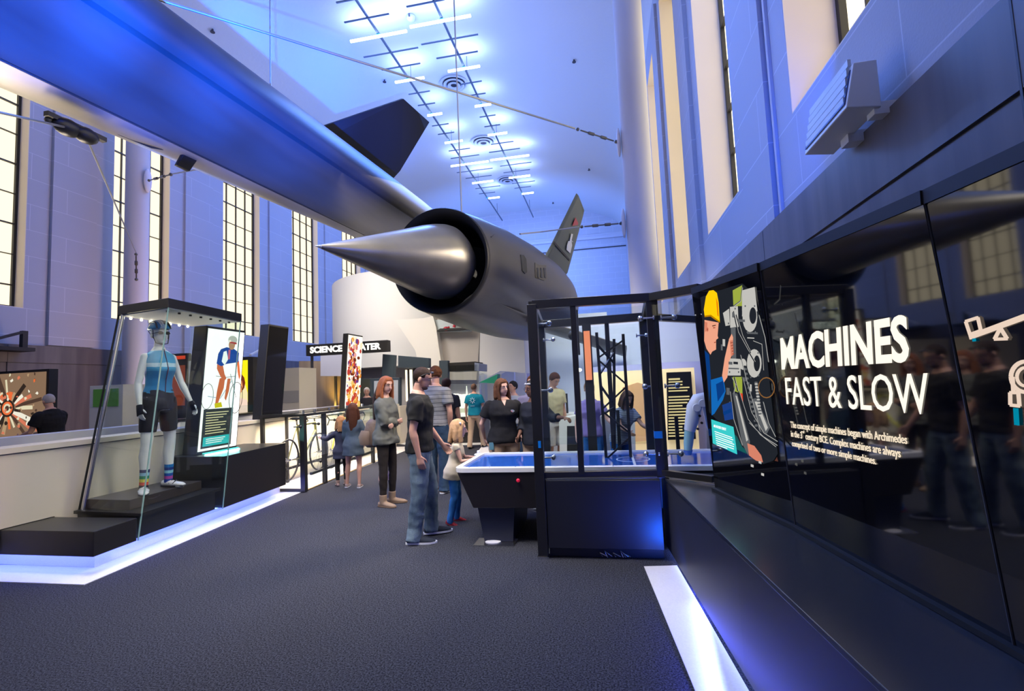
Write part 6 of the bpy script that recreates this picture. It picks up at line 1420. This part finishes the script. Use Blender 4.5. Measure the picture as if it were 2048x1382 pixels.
# 16 person in fine striped shirt leaning over the table
P16=(onY(1238,830,6.75).x,6.75)
ms2=stripemat('pin_striped',(.42,.46,.55),(.10,.12,.16),.022,.007)
root,I=human(P16,-60,1.42,'brown-haired child in a finely striped shirt leaning over the far rail',SK,female=True,
  top=dict(mat=ms2,sleeve='short',hem=.86,loose=.02),bottom=dict(mat=m_jeanb),shoes=dict(mat=m_blk),hair=dict(col=(.10,.05,.03),style='bob',len=.05,front=.05),head=(0,25,0),lean=22,voxel=.010,arms={'L':dict(u=(.2,.7,-.8),f=(0,1,-.3)),'R':dict(u=(.2,.7,-.8),f=(0,1,-.3))})
# 17, 18 heads between the staff women
P17=(onY(1027,800,8.8).x,8.8)
root,I=human(P17,-100,1.58,'person in a grey shirt and dark cap between the two staff women, farther back',SK,
  top=dict(mat=cloth('pale_grey',(.40,.42,.46)),sleeve='short',hem=.9),bottom=dict(mat=m_jeand),shoes=dict(mat=m_blk),hair=dict(col=(.015,.015,.02),style='short'),head=(-30,0,0),voxel=.012)
P18=(onY(1064,760,7.2).x,7.2)
root,I=human(P18,-80,1.64,'reddish-haired person half hidden by the case post behind the woman with glasses',SK,
  top=dict(mat=cloth('violet_grey',(.20,.18,.28)),sleeve='short',hem=.9),bottom=dict(mat=m_jeand),shoes=dict(mat=m_blk),hair=dict(col=(.13,.045,.02),style='short'),head=(-20,0,0),voxel=.012)
P19=(onY(699,800,10.8).x,10.8)
root,I=human(P19,-30,1.46,'auburn-haired person whose head shows just below the mottled lightbox',SK,female=True,
  top=dict(mat=cloth('rust',(.20,.10,.07)),sleeve='short',hem=.9),bottom=dict(mat=m_jeand),shoes=dict(mat=m_blk),hair=dict(col=(.20,.08,.03),style='bob',len=.03,front=.02),head=(0,0,0),voxel=.014)
# ------------------------------------------------------------------ mannequin in the case
MW=(.80,.79,.76)
m_jer=[cloth('jersey_blue',(.03,.20,.42),.5),cloth('jersey_pale',(.45,.62,.70),.5),cloth('jersey_dark',(.015,.015,.03),.5),cloth('jersey_mid',(.06,.32,.55),.5)]
def jp(c):
    z=c.z/(1.80/1.8)
    if 1.33<z<1.38 and c.y>0: return 1 
    if c.x<-.13 and 1.12<z<1.30: return 2
    if 1.02<z<1.06: return 3
    return 0 if z<1.29 else 3
root,I=human((-4.86,4.62),-10,1.86,'white cycling mannequin in a blue sleeveless jersey, black shorts, helmet and striped socks',MW,female=True,wide=.95,skin_name='mannequin',name='mannequin',category='mannequin',anchor_z=.516,hs=.98,eyes=False,
  top=dict(mat=m_jer,paint=jp,sleeve='none',hem=1.02,neck=1.475,loose=.006,fold=.003,flare=0,name='jersey'),
  bottom=dict(mat=cloth('cycle_short',(.018,.016,.018),.5),kind='shorts',loose=.012,fold=.001,name='cycling_shorts',sl=.72,waist=1.07),
  arms={'R':dict(u=(.22,-.02,-1),f=(.10,.30,-1),curl=.5),'L':dict(u=(.35,.05,-1),f=(.35,.25,-1),curl=.5)},
  legs={'R':dict(t=(.10,.06,-1),s=(.02,-.06,-1),ft=32,up=12),'L':dict(t=(.16,-.10,-1),s=(.04,-.10,-1),ft=10,up=6)},head=(-6,-2,0),voxel=.007)
hp,tp,kid,k,s=I['hp'],I['tp'],I['kid'],I['k'],I['s']
mhb=mat('helmet_blue',(.02,.22,.50),.25,coat=.5); mhk=mat('helmet_black',(.015,.012,.015),.3); mhw=mat('helmet_white',(.75,.75,.78),.3)
g=G(mhb); N_=len(g.v); g.ell((0,0,0),(1,1,1),28)
for i in range(N_,len(g.v)):
    v=g.v[i]; p=Vector((v.x*.096,v.y*.135-.012,v.z*.098+.165))
    if v.z<-.05: p=Vector((v.x*.085,v.y*.12-.012,.162+v.z*.01))
    g.v[i]=hp(*p)
hel=kid(g,'helmet',smooth=1)
for off,mm in ((0,mhk),(.030,mhw),(-.030,mhk),(.058,mhk),(-.056,mhw),(.015,mhw),(-.044,mhk)):
    g=G(mm); pts=[]
    for q in range(9):
        t=-1.15+2.3*q/8; y=math.sin(t); xx=off*(1+.3*y); z=math.sqrt(max(0,1-y*y*.98-(xx/.1)**2*.9)); pts.append(hp(xx,y*.134-.012,.168+z*.098))
    g.tube(pts,[.003*k]+[.0105*k]*7+[.003*k],6); kid(g,'helmet_rib',par=root,smooth=1)
g=G(mhk)
for sd in (1,-1): g.tube([hp(sd*.082,.03,.15),hp(sd*.078,.03,.08),hp(sd*.06,.045,.01),hp(0,.06,-.004)],.005*k,6); g.tube([hp(sd*.08,-.06,.15),hp(sd*.08,.0,.09),hp(sd*.074,.03,.06)],.004*k,6)
kid(g,'chin_strap')
g=G(mat('visor_glasses',(.01,.01,.012),.1,spec=.7))
for sd in (1,-1): g.ell(hp(sd*.034,.088,.118),(.030*k,.012*k,.018*k),12,I['HR']); g.tube([hp(sd*.06,.078,.12),hp(sd*.082,.0,.115)],.004*k,6)
kid(g,'sunglasses',smooth=1)
g=G(cloth('zip_line',(.10,.01,.03))); g.tube([tp(0,.075,1.49),tp(.0,.122,1.36),tp(0,.148,1.28),tp(0,.112,1.16),tp(0,.105,1.03)],.004*s,6); kid(g,'zip')
for sd,cc in ((1,[(.02,.03,.12),(.3,.6,.75),(.02,.25,.12),(.8,.7,.1),(.75,.10,.05),(.05,.02,.05)]),(-1,[(.02,.2,.5),(.02,.05,.25),(.3,.65,.75),(.02,.1,.4),(.6,.1,.45),(.02,.06,.35)])):
    K,An=I['LG'][sd][1],I['LG'][sd][2]; 
    for q,c in enumerate(cc):
        a=An.lerp(K,.40-.075*q); b=An.lerp(K,.40-.075*(q+1)); g=G(cloth('sock%d%d'%(sd,q),c)); g.tube([a,b],[.044*s-.001*q,.043*s-.001*q],16); kid(g,'sock_band')
    g=G(cloth('sockfoot%d'%sd,(.02,.02,.03) if sd==1 else (.02,.05,.3))); g.tube([An.lerp(K,-.0),An-Vector((0,0,.03*s))],[.040*s,.042*s],14); kid(g,'sock')
    Hp,K,An,ft,up=I['LG'][sd]; fd=rotz(-math.radians(ft)*sd)@Vector((0,1,0)); z0=An-Vector((0,0,.040*s)); g=G(mat('cycling_shoe',(.72,.68,.68),.25,coat=.4)); q=s
    g.tube([z0-fd*.075*q,z0-fd*.05*q,z0+fd*.02*q,z0+fd*.09*q-Vector((0,0,.008*q)),z0+fd*.16*q-Vector((0,0,.012*q)),z0+fd*.20*q-Vector((0,0,.018*q))],[(.026*q,.026*q),(.038*q,.036*q),(.044*q,.036*q),(.048*q,.030*q),(.044*q,.020*q),(.022*q,.010*q)],14,True,xref=fd.cross(Vector((0,0,1)))); so=kid(g,'shoe',smooth=1)
    g=G(mhk); g.prism([z0+fd*t*q+fd.cross(Vector((0,0,1)))*w_*q-Vector((0,0,.034*q)) for t,w_ in ((-.07,.03),(.1,.045),(.19,.02),(.19,-.02),(.1,-.045),(-.07,-.03))],Vector((0,0,.012*q))); kid(g,'sole',par=so)
    g=G(mhw if sd==1 else mhk); 
    for t in (.05,.10): g.tube([z0+fd*t*q+fd.cross(Vector((0,0,1)))*.045*q,z0+fd*t*q+Vector((0,0,.034*q)),z0+fd*t*q-fd.cross(Vector((0,0,1)))*.045*q],.006*q,6)
    kid(g,'shoe_strap')
    S,E,Wr,hd,pn,cu=I['AR'][sd]; g=G(cloth('glove',(.015,.015,.02))); g.tube([Wr-hd*.02*s,Wr+hd*.03*s,Wr+hd*.085*s],[(.032*s,.028*s),(.044*s,.024*s),(.046*s,.022*s)],14,True,xref=hd.cross(pn)); kid(g,'glove',smooth=1)
g=G(m_black); g.tube([Vector((-4.95,4.35,.516)),Vector((-4.95,4.35,.52))],.01,8)
